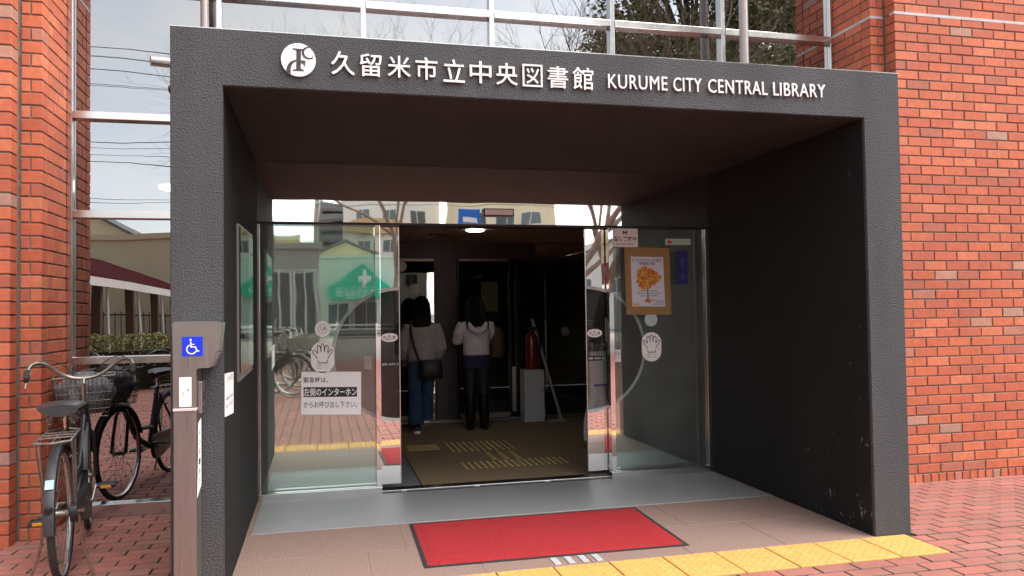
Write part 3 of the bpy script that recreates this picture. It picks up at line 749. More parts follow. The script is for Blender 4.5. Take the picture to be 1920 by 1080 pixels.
def nosmoke(x, z, lab, m):
    o = sheet('no_smoking_sticker', rect(x-.027, x+.027, z-.048, z+.048), gy, m, lab, 'sticker'); y = gy-.0018; k = MB()
    line(k, [(x+.020*math.cos(t/20*2*math.pi), z+.018+.020*math.sin(t/20*2*math.pi)) for t in range(21)], y, .004); line(k, [(x-.014, z+.032), (x+.014, z+.004)], y, .004); line(k, [(x-.012, z+.015), (x+.012, z+.019)], y, .005); k.build('print', MT['greyink'], o)
    text_fit('print', '館内禁煙', x-.021, x+.021, z-.02, z-.009, y, MT['greyink'], o); text_fit('print', 'No Smoking', x-.018, x+.018, z-.038, z-.028, y, MT['greyink'], o)
nosmoke(1.011, .957, 'faded beige no smoking sticker on the pane beside the emergency notice', mat('beige_sticker', (.36, .31, .27), .6))
nosmoke(2.957, .955, 'small white no smoking sticker on the pane below the framed poster', MT['white'])
# guard sign
sg = sheet('guard_sign', rect(2.932, 3.149, 1.819, 1.966), gy, mat('sign_pinkgrey', (.78, .76, .75), .5), 'pale sign with bold black characters at the top of the side pane', 'sign'); y = gy-.0018
text_fit('print', '警備実施中', 2.945, 3.137, 1.865, 1.903, y, MT['ink'], sg, off=.02); text_fit('print', '株式会社警備保障', 2.963, 3.112, 1.834, 1.848, y, MT['ink'], sg, off=.006)
k = MB(); k.add([(3.022, y, 1.952), (3.034, y, 1.942), (3.030, y, 1.920), (3.022, y, 1.918)], [(0, 1, 2, 3)]); k.add([(3.058, y, 1.952), (3.046, y, 1.942), (3.050, y, 1.920), (3.058, y, 1.918)], [(0, 1, 2, 3)]); k.quad((3.030, y, 1.940), (3.050, y, 1.940), (3.046, y, 1.928), (3.034, y, 1.928)); k.build('print', MT['ink'], sg)
st = sheet('strip_sticker', rect(3.385, 3.608, 1.838, 1.888), gy, mat('pale_green', (.42, .6, .5), .5), 'pale green strip sticker with a red mark at the top of the side pane', 'sticker')
text_fit('print', 'クレジットカード', 3.455, 3.598, 1.85, 1.878, gy-.0018, MT['greyink'], st); k = MB(); k.prism([(3.40, 1.852), (3.445, 1.848), (3.445, 1.868), (3.43, 1.872), (3.42, 1.880), (3.405, 1.872)], gy-.0021, gy-.0015); k.build('print', mat('mark_red', (.5, .04, .06), .5), st)
ns = sheet('navy_strip', rect(3.480, 3.578, 1.520, 1.790), gy, MT['navy'], 'dark navy vertical strip sign beside the framed poster', 'sign')
k = MB(); k.quad((3.515, gy-.0018, 1.66), (3.552, gy-.0018, 1.66), (3.552, gy-.0018, 1.73), (3.515, gy-.0018, 1.73)).quad((3.515, gy-.0018, 1.55), (3.552, gy-.0018, 1.55), (3.552, gy-.0018, 1.60), (3.515, gy-.0018, 1.60)); k.build('print', mat('navy2', (.05, .05, .2), .5), ns)
# poster
po = sheet('autumn_poster', [(3.040, 1.279), (3.425, 1.272), (3.418, 1.812), (3.030, 1.818)], gy, mat('kraft_card', (.30, .19, .075), .8, var=.12, vscale=30), 'poster of an orange autumn tree on a brown card backing', 'poster', th=.003)
y = gy-.0036
k = MB(); k.quad((3.090, y, 1.345), (3.372, y, 1.340), (3.362, y, 1.738), (3.083, y, 1.742)); k.build('poster_sheet', mat('poster_sheet', (.62, .64, .72), .6), po)
y -= .0008
text_fit('print', 'ビブリオバトル in 久留米', 3.098, 3.345, 1.700, 1.728, y, mat('poster_navy', (.03, .05, .16), .6), po, off=.008)
text_fit('print', '中高生大会', 3.155, 3.290, 1.672, 1.700, y, MT['ink'], po, off=.012)
cols = [mat('leaf_a', (.55, .12, .02), .6), mat('leaf_b', (.62, .30, .03), .6), mat('leaf_c', (.42, .05, .02), .6), mat('leaf_d', (.55, .45, .06), .6), mat('leaf_e', (.60, .2, .05), .6)]
rg = random.Random(21)
for ci in range(5):
    k = MB()
    for _ in range(190):
        a = rg.uniform(0, 6.283); rr = math.sqrt(rg.random())*(.86+.16*math.sin(3*a+1)+.10*math.sin(7*a+ci)+.06*math.sin(13*a)); px = 3.222+.104*rr*math.cos(a)*(1.06-.28*max(0, math.sin(a)*rr)); pz = 1.572+.096*rr*math.sin(a)
        if ci == 2 and pz < 1.50: pz += .05
        t0 = rg.uniform(0, 6); s = rg.uniform(.007, .013); yy = y-rg.uniform(.0001, .0009)
        k.add([(px+s*(1 if q % 2 else .4)*math.cos(t0+q*math.pi/4), yy, pz+s*(1 if q % 2 else .4)*math.sin(t0+q*math.pi/4)) for q in range(8)], [tuple(range(8))])
    for _ in range(14):
        px = 3.225+rg.gauss(0, .018); pz = 1.388+rg.gauss(0, .008)
        if ci % 2: px = 3.10+abs(rg.gauss(0, .03)); pz = 1.352+abs(rg.gauss(0, .012))
        s = .007; t0 = rg.uniform(0, 6); yy = y-rg.uniform(.0001, .0009)
        k.add([(px+s*(1 if q % 2 else .4)*math.cos(t0+q*math.pi/4), yy, pz+s*(1 if q % 2 else .4)*math.sin(t0+q*math.pi/4)) for q in range(8)], [tuple(range(8))])
    tag(k.build('tree_print', cols[ci], po), kind='stuff')
k = MB(); line(k, [(3.226, 1.385), (3.224, 1.44), (3.224, 1.52)], y, .009); line(k, [(3.224, 1.47), (3.20, 1.53)], y, .004); line(k, [(3.224, 1.48), (3.25, 1.54)], y, .004); k.build('trunk_print', mat('poster_trunk', (.1, .05, .04), .6), po)
k = MB()
for zz, x0, x1 in ((1.462, 3.15, 3.31), (1.443, 3.13, 3.345), (1.424, 3.16, 3.31), (1.384, 3.265, 3.362), (1.370, 3.295, 3.362), (1.356, 3.26, 3.364)):
    x = x0
    while x < x1:
        s = rg.uniform(.006, .02); k.quad((x, y-.0002, zz), (min(x+s, x1), y-.0002, zz), (min(x+s, x1), y-.0002, zz+.007), (x, y-.0002, zz+.007)); x += s+.004
k.build('print', MT['greyink'], po)
# papers on the portal's inner side wall
def on_jamb(name, pts, m, lab, cat, th=.003):
    """pts in (Y, Z) on the wall facing +X at TL"""
    k = MB(); n = len(pts); k.add([(TL+.0006, a, c) for a, c in pts]+[(TL+th, a, c) for a, c in pts], [tuple(range(n)), tuple(range(n, 2*n))]+[(i, (i+1) % n, n+(i+1) % n, n+i) for i in range(n)])
    return tag(k.build(name, m), lab, cat)
nb = on_jamb('notice_frame', [(.58, .955), (1.42, .965), (1.45, 1.84), (.585, 1.82)], MT['brushed'], 'narrow glazed notice frame fixed to the inner side wall of the portal', 'notice frame', .012)
k = MB(); k.quad((TL+.013, .63, 1.06), (TL+.013, 1.40, 1.06), (TL+.013, 1.40, 1.79), (TL+.013, .63, 1.79)); k.build('backing', MT['paper'], nb)
k = MB()
cc = [mat('nf_green', (.1, .35, .22), .5), mat('nf_grey', (.45, .47, .45), .5), mat('nf_dark', (.15, .17, .17), .5)]
for i, (a, c, z0, z1) in enumerate(((.66, 1.0, 1.5, 1.76), (1.02, 1.38, 1.46, 1.77), (.66, 1.0, 1.30, 1.46), (1.04, 1.38, 1.22, 1.43), (.67, .98, 1.09, 1.27), (1.02, 1.36, 1.08, 1.19))):
    k = MB(); k.quad((TL+.0138, a, z0), (TL+.0138, c, z0), (TL+.0138, c, z1), (TL+.0138, a, z1)); k.build('leaflet', cc[i % 3], nb)
k = MB(); k.box(TL+.0150, TL+.018, .61, 1.41, 1.0, 1.81); k.build('pane', MT['clear'], nb)
jn = on_jamb('taped_notice', [(.03, .835), (.388, .812), (.392, 1.024), (.033, 1.040)], MT['paper'], 'small white paper with grey print taped low on the inner side wall', 'notice')
for i, (z, s) in enumerate(((.985, .04), (.905, .022), (.865, .022))):
    text_fit('print', ['インターホン', '御用の方は', '押して下さい'][i], .07, .35, z, z+s, 0, MT['greyink'], jn, off=.01, place=lambda x, z_, yy: (TL+.0036, x, z_))
# ------------------------------------------------------------------ intercom post in front of the portal
ip = empty('intercom_post', (.09, -.09, 0))
PYF, PYB = -.16, -.004
def side_prism(k, poly, y0, y1): k.prism(poly, y0, y1)
k = MB()
hd = [(.040, .905), (.137, .905), (.137, 1.072), (.143, 1.081), (.196, 1.083), (.222, 1.155), (.222, 1.290), (.046, 1.293), (.037, 1.284), (.037, .905)]
k.prism(hd[:-1], PYF, PYB); hdo = k.build('head', MT['brushed'], ip)
k = MB(); k.prism([(.2205, 1.155), (.232, 1.156), (.246, 1.286), (.2205, 1.288)], PYF+.012, PYB-.02); k.prism([(.197, 1.086), (.209, 1.088), (.232, 1.152), (.2205, 1.152)], PYF+.012, PYB-.02)
k.build('speaker_face', MT['stainless'], hdo)
MB().box(.039, .138, PYF-.004, PYB, .892, .9045, c=.002).build('ledge', mat('ledge_steel', (.75, .68, .66), .4, metal=.5), ip)
MB().box(.041, .1365, PYF+.002, PYB-.001, -.002, .8915, c=.003).build('column', MT['brushed'], ip)
MB().box(.020, .158, PYF-.02, PYB, 0, .008, c=.002).build('base_plate', MT['stainless'], ip)
bx_ = MB().box(.1375, .157, PYF+.03, PYB-.03, .875, 1.02, c=.003).build('call_unit', MT['brushed'], ip)
MB().box(.1572, .159, PYF+.06, PYB-.06, .93, .97).build('call_button', MT['ink'], bx_)
MB().box(.1572, .159, PYF+.06, PYB-.06, .885, .905).build('call_button', MT['ink'], bx_)
k = MB(); k.prism(rect(.0775, .1645, 1.137, 1.224), PYF-.002, PYF-.0003); bs = k.build('wheelchair_sign', MT['blue'], ip)
k = MB(); wx, wz, wy = .120, 1.180, PYF-.0026
k.prism(disc(wx-.006, wz+.030, .0045, .0045, 16), wy-.0003, wy)
line(k, [(wx-.006, wz+.022), (wx-.005, wz-.002), (wx+.014, wz-.002), (wx+.022, wz-.022), (wx+.030, wz-.019)], wy, .0055)
line(k, [(wx-.006, wz+.010), (wx+.010, wz+.009)], wy, .004)
line(k, [(wx-.002+.0205*math.cos(rad(t)), wz-.012+.0205*math.sin(rad(t))) for t in range(115, 345, 10)], wy, .0048)
k.build('print', MT['white'], bs)
k = MB(); k.prism(rect(.0655, .1165, .912, 1.043), PYF-.0015, PYF-.0002); pl = k.build('paper_label', MT['paper'], ip)
def vtext(s, x0, x1, zt_, zs, yy, m, par):
    for i, c in enumerate(s): text_fit('print', c, x0, x1, zt_-(i+1)*zs+zs*.12, zt_-i*zs, yy, m, par)
vtext('インターホン', .098, .106, 1.028, .0125, PYF-.0020, MT['greyink'], pl); vtext('ご利用ください', .078, .087, .99, .0095, PYF-.0020, MT['ink'], pl)
k = MB(); k.add([(.139, PYF+.004, .50), (.139, PYB-.025, .535), (.139, PYB-.025, .845), (.139, PYF+.035, .832), (.139, PYF+.03, .68)], [(0, 1, 2, 3, 4)]); k2 = k.build('side_plate', MT['paper'], ip)
for i, c in enumerate('インターホン'):
    zc = .80-i*.044
    text_fit('print', c, -.105, -.060, zc-.03, zc, 0, MT['ink'], k2, off=.012, place=lambda x, z_, yy: (.1396, x, z_))
tag(ip, 'brushed steel intercom post with a blue wheelchair sign fixed before the portal edge', 'intercom post')

# ------------------------------------------------------------------ bicycle (modelled along +X, rear axle at x=0)
MT['bframe'] = mat('bike_frame', (.03, .03, .033), .35, metal=.4, var=.3, vscale=20)
MT['bsteel'] = mat('bike_steel', (.30, .28, .25), .4, metal=.85, var=.3, vscale=35)
MT['rust'] = mat('rusty_steel', (.16, .085, .06), .7, metal=.4, var=.4, vscale=50)
MT['rim'] = mat('rim_alloy', (.62, .6, .58), .3, metal=.9, var=.15, vscale=30)
MT['fender'] = mat('fender_plastic', (.022, .023, .026), .5, var=.2, vscale=25)
MT['bag'] = mat('grey_net_bag', (.05, .05, .055), .55, col2=(.16, .15, .16), vscale=38, bump=.8, bscale=60, dist=.01)
def wheel_parts(root, cx, r=.335):
    q = MB(); pr = [(r-.018+.019*math.cos(a), .018*math.sin(a)) for a in [i*math.pi/4 for i in range(8)]]
    q.lathe(pr, 48, 'y', (cx, 0, r), True); wh = q.build('wheel', MT['rubber'], root, True)
    q = MB(); q.lathe([(r-.034, -.013), (r-.022, -.013), (r-.022, .013), (r-.034, .013), (r-.040, .004), (r-.040, -.004)], 48, 'y', (cx, 0, r), True); q.build('rim', MT['rim'], wh, True)
    q = MB(); q.lathe([(.008, -.05), (.02, -.035), (.016, -.03), (.016, .03), (.02, .035), (.008, .05)], 14, 'y', (cx, 0, r)); q.build('hub', MT['bsteel'], wh, True)
    q = MB()
    for i in range(32):
        a = 2*math.pi*i/32; b_ = a+(.55 if (i//2) % 2 else -.55); sy = .032 if i % 2 else -.032
        q.tube([(cx+.018*math.cos(b_), sy, r+.018*math.sin(b_)), (cx+(r-.037)*math.cos(a), 0, r+(r-.037)*math.sin(a))], .0013, 4, cap=False)
    q.build('spokes', MT['bsteel'], wh)
    return wh
def fender(root, cx, a0, a1, r=.335, mat_=None):
    q = MB(); n = 26; prof = [(-.027, -.012), (-.021, .003), (0, .010), (.021, .003), (.027, -.012)]; vs = []
    for i in range(n+1):
        a = rad(a0+(a1-a0)*i/n)
        for o_, h in prof: vs.append((cx+(r+.022+h)*math.cos(a), o_, r+(r+.022+h)*math.sin(a)))
    m_ = len(prof); fs = [(i*m_+j, i*m_+j+1, (i+1)*m_+j+1, (i+1)*m_+j) for i in range(n) for j in range(m_-1)]
    q.add(vs, fs); o = q.build('fender', mat_ or MT['fender'], root, True)
    return o
def make_bike(label, full=True):
    WB = 1.04; r = .335
    root = empty('bicycle', (0, 0, 0), 0, world=False)
    wheel_parts(root, 0)
    F = Vector((WB, 0, r)); st = rad(9)       # front wheel, turned a little
    fs_ = empty('tmp', (0, 0, 0), 0, world=False); bpy.data.objects.remove(fs_)
    wheel_parts(root, WB)
    rf = fender(root, 0, 25, 184)
    # reflector and maker's sticker on the rear fender, seen from behind
    q = MB(); a = rad(166); c = Vector((.378*math.cos(a), 0, r+.378*math.sin(a))); q.lathe([(.0, 0), (.017, 0), (.02, -.006), (.02, -.012)], 16, 'y', (0, 0, 0))
    q.xf(Matrix.Translation(c) @ Matrix.Rotation(rad(90), 4, 'Z') @ Matrix.Rotation(rad(-14), 4, 'X')); q.build('reflector', MT['black'], rf, True)
    q = MB(); a0, a1 = rad(143), rad(150)
    q.add([(.3725*math.cos(a0), -.018, r+.3725*math.sin(a0)), (.3725*math.cos(a0), .018, r+.3725*math.sin(a0)), (.3725*math.cos(a1), .018, r+.3725*math.sin(a1)), (.3725*math.cos(a1), -.018, r+.3725*math.sin(a1))], [(0, 1, 2, 3)]); q.build('sticker', mat('registration_sticker', (.35, .6, .72), .5), rf)
    fender(root, WB, 15, 165)
    bb = (.46, 0, .29); seat = (.24, 0, .74); head0 = (WB-.115, 0, .80); head1 = (WB-.085, 0, .66)
    q = MB()
    q.tube([head1, (.72, 0, .40), bb], .021, 12)           # curved step-through tube
    q.tube([(WB-.10, 0, .73), (.68, 0, .46), (.40, 0, .44)], .017, 12)
    q.tube([bb, seat], .017, 12)
    q.tube([head0, head1], .023, 12)
    for s in (-1, 1):
        q.tube([(.46, .03*s, .29), (.2, .045*s, .31), (0, .062*s, r)], .011, 8)
        q.tube([(.25, .02*s, .69), (.12, .045*s, .52), (0, .062*s, r)], .009, 8)
    q.build('frame', MT['bframe'], root, True)
    q = MB()
    for s in (-1, 1): q.tube([(WB-.08, .02*s, .64), (WB-.07, .045*s, .60), (WB-.03, .05*s, .46), (WB, .052*s, r)], .012, 8)
    q.build('fork', MT['bframe'], root, True)
    q = MB(); q.tube([(.245, 0, .72), (.215, 0, .81)], .013, 10); q.build('seat_post', MT['chrome'], root, True)
    # saddle
    q = MB(); sec = [(-.03, .085, .0), (.0, .112, .012), (.05, .115, .016), (.10, .095, .012), (.16, .055, .004), (.22, .032, 0), (.27, .022, -.008)]
    vs = []; n = 14
    for x, hw, dz in sec:
        for j in range(n):
            a = 2*math.pi*j/n; vs.append((.08+x, hw*math.cos(a), .855+dz+(.026 if math.sin(a) > 0 else .045)*math.sin(a)*(1 if math.sin(a) > 0 else (.8))))
    q.add(vs, [(i*n+j, i*n+(j+1) % n, (i+1)*n+(j+1) % n, (i+1)*n+j) for i in range(len(sec)-1) for j in range(n)]+[tuple(range(n)), tuple((len(sec)-1)*n+j for j in range(n))])
    sd_ = q.build('saddle', mat('saddle_vinyl', (.035, .035, .037), .42, var=.25, vscale=30), root, True)
    q = MB()
    for s in (-1, 1):
        q.tube([(.10+.012*math.cos(t*1.2), .055*s+.016*math.sin(t*1.2), .775+t*.0022) for t in range(26)], .003, 5)
        q.tube([(.10, .055*s, .775), (.215, .02*s, .79), (.30, .015*s, .83)], .004, 6)
    q.build('saddle_spring', MT['bsteel'], sd_, True)
    # stem, handlebar
    q = MB(); q.tube([(WB-.115, 0, .79), (WB-.135, 0, .92)], .013, 10); q.tube([(WB-.135, 0, .915), (WB-.085, 0, .945)], .014, 10); q.build('stem', MT['bsteel'], root, True)
    q = MB(); hb = [(-.32, .275, .985), (-.19, .282, 1.03), (-.10, .26, 1.065), (-.03, .20, 1.055), (.0, .10, .965), (0, 0, .945)]
    P = [(WB-.085+a, c, z) for a, c, z in hb]; P += [(x, -y, z) for x, y, z in P[-2::-1]]
    # smooth the polyline
    def smooth(P, n=2):
        for _ in range(n):
            Q = [P[0]]
            for a, c in zip(P[:-1], P[1:]):
                a = Vector(a); c = Vector(c); Q += [tuple(a*.75+c*.25), tuple(a*.25+c*.75)]
            P = Q+[P[-1]]
        return P
    q.tube(smooth(P), .0115, 10); hbo = q.build('handlebar', MT['bsteel'], root, True)
    for s in (-1, 1):
        q = MB(); q.tube([(WB-.085-.33, .2745*s, .982), (WB-.085-.21, .281*s, 1.023)], .0165, 12); q.build('grip', MT['rubber'], hbo, True)
        q = MB(); q.tube(smooth([(WB-.24, .27*s, 1.04), (WB-.27, .27*s, 1.0), (WB-.36, .285*s, .955), (WB-.40, .285*s, .93)]), .006, 6); q.build('brake_lever', MT['bsteel'], hbo, True)
        q = MB(); q.tube(smooth([(WB-.23, .284*s, 1.045), (WB-.05, .20*s, 1.09), (WB+.02, .08*s, 1.02), (WB-.03, .02*s, .86), (WB-.06, .02*s, .70)]), .0028, 5, cap=False); q.build('brake_cable', MT['black'], hbo, True)
    # basket: wire cage in front of the bars
    q = MB(); bx0, bx1 = WB-.04, WB+.26; tw, bw_ = .175, .13; zt_, zb = .955, .70
    def ring(z, t, rr):
        w_ = bw_+(tw-bw_)*t; x0 = bx0+.02*(1-t); x1 = bx1-.05*(1-t)
        q.tube([(x0, -w_, z), (x1, -w_, z), (x1, w_, z), (x0, w_, z)], rr, 6, closed=True)
    for i in range(6): ring(zb+(zt_-zb)*i/5, i/5, .005 if i == 5 else .002)
    for i in range(15):
        u = i/14
        for s in (-1, 1): q.tube([(bx0+.02+u*(bx1-bx0-.07), s*bw_, zb), (bx0+u*(bx1-bx0), s*tw, zt_)], .0016, 4)
        q.tube([(bx0+.02, -bw_+2*bw_*u, zb), (bx0, -tw+2*tw*u, zt_)], .0016, 4); q.tube([(bx1-.05, -bw_+2*bw_*u, zb), (bx1, -tw+2*tw*u, zt_)], .0016, 4)
        q.tube([(bx0+.02, -bw_+2*bw_*u, zb), (bx1-.05, -bw_+2*bw_*u, zb)], .0016, 4)
    q.build('basket', MT['bsteel'], root, True)
    # rear carrier
    q = MB(); zc = .735
    q.tube([(.20, .02, zc+.005), (.16, .075, zc), (-.20, .08, zc-.01), (-.235, 0, zc-.012), (-.20, -.08, zc-.01), (.16, -.075, zc), (.20, -.02, zc+.005)], .006, 8)
    for x in (.1, .0, -.1): q.tube([(x, -.077, zc-.003), (x, .077, zc-.003)], .0045, 6)
    q.tube([(.18, 0, zc), (-.23, 0, zc-.01)], .0045, 6)
    for s in (-1, 1): q.tube([(-.16, .08*s, zc-.01), (-.02, .07*s, r+.02)], .005, 6); q.tube([(-.06, .08*s, zc-.006), (.0, .07*s, r+.02)], .005, 6)
    q.build('carrier', MT['bsteel'], root, True)
    # double stand
    q = MB()
    q.tube(smooth([(.0, .075, r), (-.005, .085, .26), (-.01, .095, .16), (-.06, .15, .0)]), .007, 8); q.tube(smooth([(.0, -.075, r), (-.005, -.085, .26), (-.01, -.095, .16), (-.06, -.15, 0.0)]), .007, 8)
    q.tube([(-.06, .15, .004), (-.10, .15, .006)], .007, 8); q.tube([(-.06, -.15, .004), (-.10, -.15, .006)], .007, 8)
    q.tube([(0, -.105, r), (0, .105, r)], .012, 10)
    q.build('stand', MT['rust'], root, True)
    # chain case, cranks, pedals
    q = MB(); pl_ = [(.46+.10*math.cos(rad(t)), .29+.10*math.sin(rad(t))) for t in range(-90, 95, 12)]+[(.05*math.cos(rad(t)), r+.05*math.sin(rad(t))) for t in range(90, 275, 15)]
    q.prism(pl_, -.075, -.045); q.build('chain_case', MT['bframe'], root)
    for s, a in ((-1, 18), (1, 198)):
        e_ = (.46+.165*math.cos(rad(a)), s*.088, .29+.165*math.sin(rad(a)))
        q = MB(); q.tube([(.46, s*.03, .29), (.46, s*.085, .29), e_], .009, 8); cr = q.build('crank', MT['bsteel'], root, True)
        q = MB(); ex, ey, ez = e_
        q.tube([(ex-.045, ey+s*.012, ez), (ex+.045, ey+s*.012, ez), (ex+.045, ey+s*.105, ez), (ex-.045, ey+s*.105, ez)], .009, 8, closed=True); q.tube([(ex, ey, ez), (ex, ey+s*.10, ez)], .008, 8); q.build('pedal', MT['fender'], cr, True)
        q = MB(); q.box(ex-.058, ex-.054, ey+s*.03, ey+s*.085, ez-.008, ez+.008); q.build('reflector', mat('amber', (.7, .3, .02), .3), cr)
    # front lamp, bell, ring lock
    q = MB(); q.lathe([(.0, 0), (.028, 0), (.03, .03), (.012, .06)], 16, 'y', (0, 0, 0)); q.xf(Matrix.Translation((WB+.02, 0, .69)) @ Matrix.Rotation(rad(90), 4, 'Z')); q.build('lamp', MT['chrome'], root, True)
    q = MB(); q.tube([(.17+.055*math.cos(rad(t)), .055*math.sin(rad(t)), .60) for t in range(-150, 151, 15)], .008, 8); q.build('ring_lock', MT['bsteel'], root, True)
    # bars, basket, fork and front wheel turned together about the steering head
    S = Matrix.Translation((WB-.10, 0, 0)) @ Matrix.Rotation(rad(5), 4, 'Z') @ Matrix.Translation((-(WB-.10), 0, 0))
    nw = 0
    for c in list(root.children):
        b_ = c.name.split('.')[0]; xs = [v.co.x for v in c.data.vertices]
        if b_ in ('fork', 'handlebar', 'stem', 'basket', 'lamp') or (b_ in ('wheel', 'fender') and sum(xs)/len(xs) > .5): c.matrix_basis = S
    tag(root, label, 'bicycle')
    return root
bike = make_bike('black city bicycle with wire basket parked against the stepped brick pier')
p0, p1 = Vector((-.60, .525)), Vector((-.737, 1.49)); dv = (p1-p0)
bike.location = (p0.x, p0.y, -.012); bike.rotation_euler = (rad(-1.6), 0, math.atan2(dv.y, dv.x))
# bundle in the basket
bag = MB(); n, mrow = 28, 14; vs = []; rg = random.Random(4)
for i in range(mrow+1):
    t = i/mrow; rr = .15*math.sin(math.pi*min(.97, .16+.72*t))**.7*(1-.45*max(0, t-.75)*4*.9)
    for j in range(n):
        a = 2*math.pi*j/n; cr = 1+.09*math.sin(a*7+t*3)*(.3+t)+.05*math.sin(a*3+i)
        vs.append((1.15+rr*.95*cr*math.cos(a), rr*1.12*cr*math.sin(a), (.715+t*.265)))
bag.add(vs, [(i*n+j, i*n+(j+1) % n, (i+1)*n+(j+1) % n, (i+1)*n+j) for i in range(mrow) for j in range(n)]+[tuple(range(n)), tuple(mrow*n+j for j in range(n))])
bag = bag.build('bundle', MT['bag'], None, True); bag.matrix_world = Matrix.Translation(bike.location) @ bike.rotation_euler.to_matrix().to_4x4() @ Matrix.Translation((.94, 0, 0)) @ Matrix.Rotation(rad(5), 4, 'Z') @ Matrix.Translation((-.94, 0, 0))
tag(bag, 'crumpled dark grey bag bundled in the basket of the bicycle by the pier', 'bag')
# ------------------------------------------------------------------ vestibule behind the doors
vx0, vx1, vy1, vz = .26, 4.35, 5.45, 2.16
vf = MB().quad((.1, D+.03, -.004), (5.8, D+.03, -.004), (5.8, 9.6, -.004), (.1, 9.6, -.004)).build('vestibule_floor', MT['floor_grey']); tag(vf, kind='structure')
vw = MB(); vw.quad((vx0, D+.09, 0), (vx0, vy1, 0), (vx0, vy1, vz), (vx0, D+.09, vz)); vw.quad((vx1, D+.09, 0), (vx1, vy1, 0), (vx1, vy1, vz), (vx1, D+.09, vz))
vw.quad((vx0, D+.13, vz-.175+.01), (vx1, D+.13, vz-.165), (vx1, D+.13, 2.44), (vx0, D+.13, 2.44)); vw.quad((3.71, D+.05, 0), (vx1, D+.05, 0), (vx1, D+.05, 2.4), (3.71, D+.05, 2.4))
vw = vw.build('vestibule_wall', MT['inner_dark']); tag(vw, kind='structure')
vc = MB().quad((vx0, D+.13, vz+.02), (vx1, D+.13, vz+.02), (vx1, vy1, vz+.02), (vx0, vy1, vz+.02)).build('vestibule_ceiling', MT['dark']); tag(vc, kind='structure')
x = vx0+.01
while x < vx1-.1:      # timber slats run away from the door
    MB().box(x, x+.142, D+.135, vy1-.01, vz+.002, vz+.016).build('ceiling_slat', MT['slat'], vc); x += .15
lm = MB().lathe([(.0, 0), (.085, 0), (.095, .008), (.095, .012)], 24, c=(2.22, 4.0, vz-.012)).build('ceiling_light', mat('vest_lamp', (1, .93, .85), .5, emit=6)); tag(lm, 'round flush lamp set in the slatted ceiling inside the open door', 'light')
vt = MB().box(1.80, 2.02, 4.45, 4.57, vz-.012, vz+.001, c=.003).build('air_vent', MT['black']); tag(vt, 'dark rectangular vent in the slatted ceiling of the vestibule', 'vent')
# lobby beyond
lw = MB(); lw.quad((.12, 9.5, 0), (5.6, 9.5, 0), (5.6, 9.5, 2.6), (.12, 9.5, 2.6)).quad((.12, vy1, 2.6), (5.6, vy1, 2.6), (5.6, 9.5, 2.6), (.12, 9.5, 2.6)).quad((.12, vy1, 0), (.12, 9.5, 0), (.12, 9.5, 2.6), (.12, vy1, 2.6)).quad((5.6, vy1, 0), (5.6, 9.5, 0), (5.6, 9.5, 2.6), (5.6, vy1, 2.6)).quad((4.35, vy1, 0), (5.6, vy1, 0), (5.6, vy1, 2.6), (4.35, vy1, 2.6))
lw = lw.build('lobby_wall', mat('lobby_wall', (.34, .29, .23), .7)); tag(lw, kind='structure')
# brown carpet with studs
cp = MB().box(1.42, 4.2, D+.14, vy1-.06, 0, .006).build('brown_carpet', MT['mat_brown']); tag(cp, 'brown carpet mat covering the vestibule floor with yellow tactile studs on it', 'carpet')
def studs(x0, x1, y0, y1, nx, ny):
    k = MB()
    for i in range(nx):
        for j in range(ny):
            k.lathe([(.0125, 0), (.0105, .004), (.006, .0055)], 8, c=(x0+(x1-x0)*i/(nx-1), y0+(y1-y0)*j/(ny-1), .006))
    return k
tp = studs(1.88, 2.47, 3.42, 3.92, 11, 8).build('tactile_studs', MT['studs']); tag(tp, 'rows of small yellow studs on the brown carpet ahead of the visitors', 'tactile studs', kind='stuff')
tp = studs(1.86, 2.74, 2.60, 2.86, 17, 5).build('tactile_studs', MT['studs']); tag(tp, 'rows of small yellow studs on the brown carpet just inside the door track', 'tactile studs', kind='stuff')
for i in range(4):
    g = MB().box(1.475, 1.775, 3.60+i*.085, 3.63+i*.085, .006, .011, c=.002).build('tactile_bar', MT['studs']); tag(g, 'long yellow guide bar lying on the brown carpet beside the door edge', 'guide bar', 'yellow bars at the carpet edge')
for i in range(3):
    g = MB().box(2.15+i*.11, 2.19+i*.11, 2.93, 3.30, .006, .011, c=.002).build('tactile_bar', MT['studs']); tag(g, 'yellow guide bar between the two fields of studs', 'guide bar', 'yellow bars between the stud fields')
# inner glazed partition
ipn = empty('inner_door', (2.5, vy1, 0)); yi = vy1
def bar(x0, x1, z0, z1, m='brushed', n='frame_bar', y0=None): MB().box(x0, x1, (y0 or yi)-.03, (y0 or yi)+.03, z0, z1, c=.003).build(n, MT[m] if isinstance(m, str) else m, ipn)
dkf = mat('bronze_frame', (.035, .03, .028), .3, metal=.7)
for x0, x1 in ((1.50, 1.53), (1.985, 2.02), (2.26, 2.29), (2.90, 2.93), (2.98, 3.03), (4.30, 4.345)): bar(x0, x1, .04, 1.965, dkf)
for x0, x1 in ((1.531, 1.984), (2.291, 2.899)): bar(x0, x1, 1.93, 1.965, 'brushed'); bar(x0, x1, .04, .10, 'brushed')
MB().box(vx0, vx1, yi-.04, yi+.04, 1.966, vz+.3).build('header', MT['inner_dark'], ipn)
MB().box(2.021, 2.259, yi-.01, yi+.01, 0, 1.965).build('panel', MT['inner_dark'], ipn)
for x0, x1 in ((1.531, 1.90), (2.291, 2.899), (3.031, 4.299)): MB().box(x0, x1, yi-.004, yi+.004, .1, 1.929).build('pane', MT['clear'], ipn)
MB().box(1.90, 1.983, yi-.012, yi-.002, .10, 1.929).build('mirror_strip', MT['mirror'], ipn); MB().box(2.932, 2.979, yi-.02, yi+.0, .10, 1.9).build('mirror_strip', MT['mirror'], ipn)
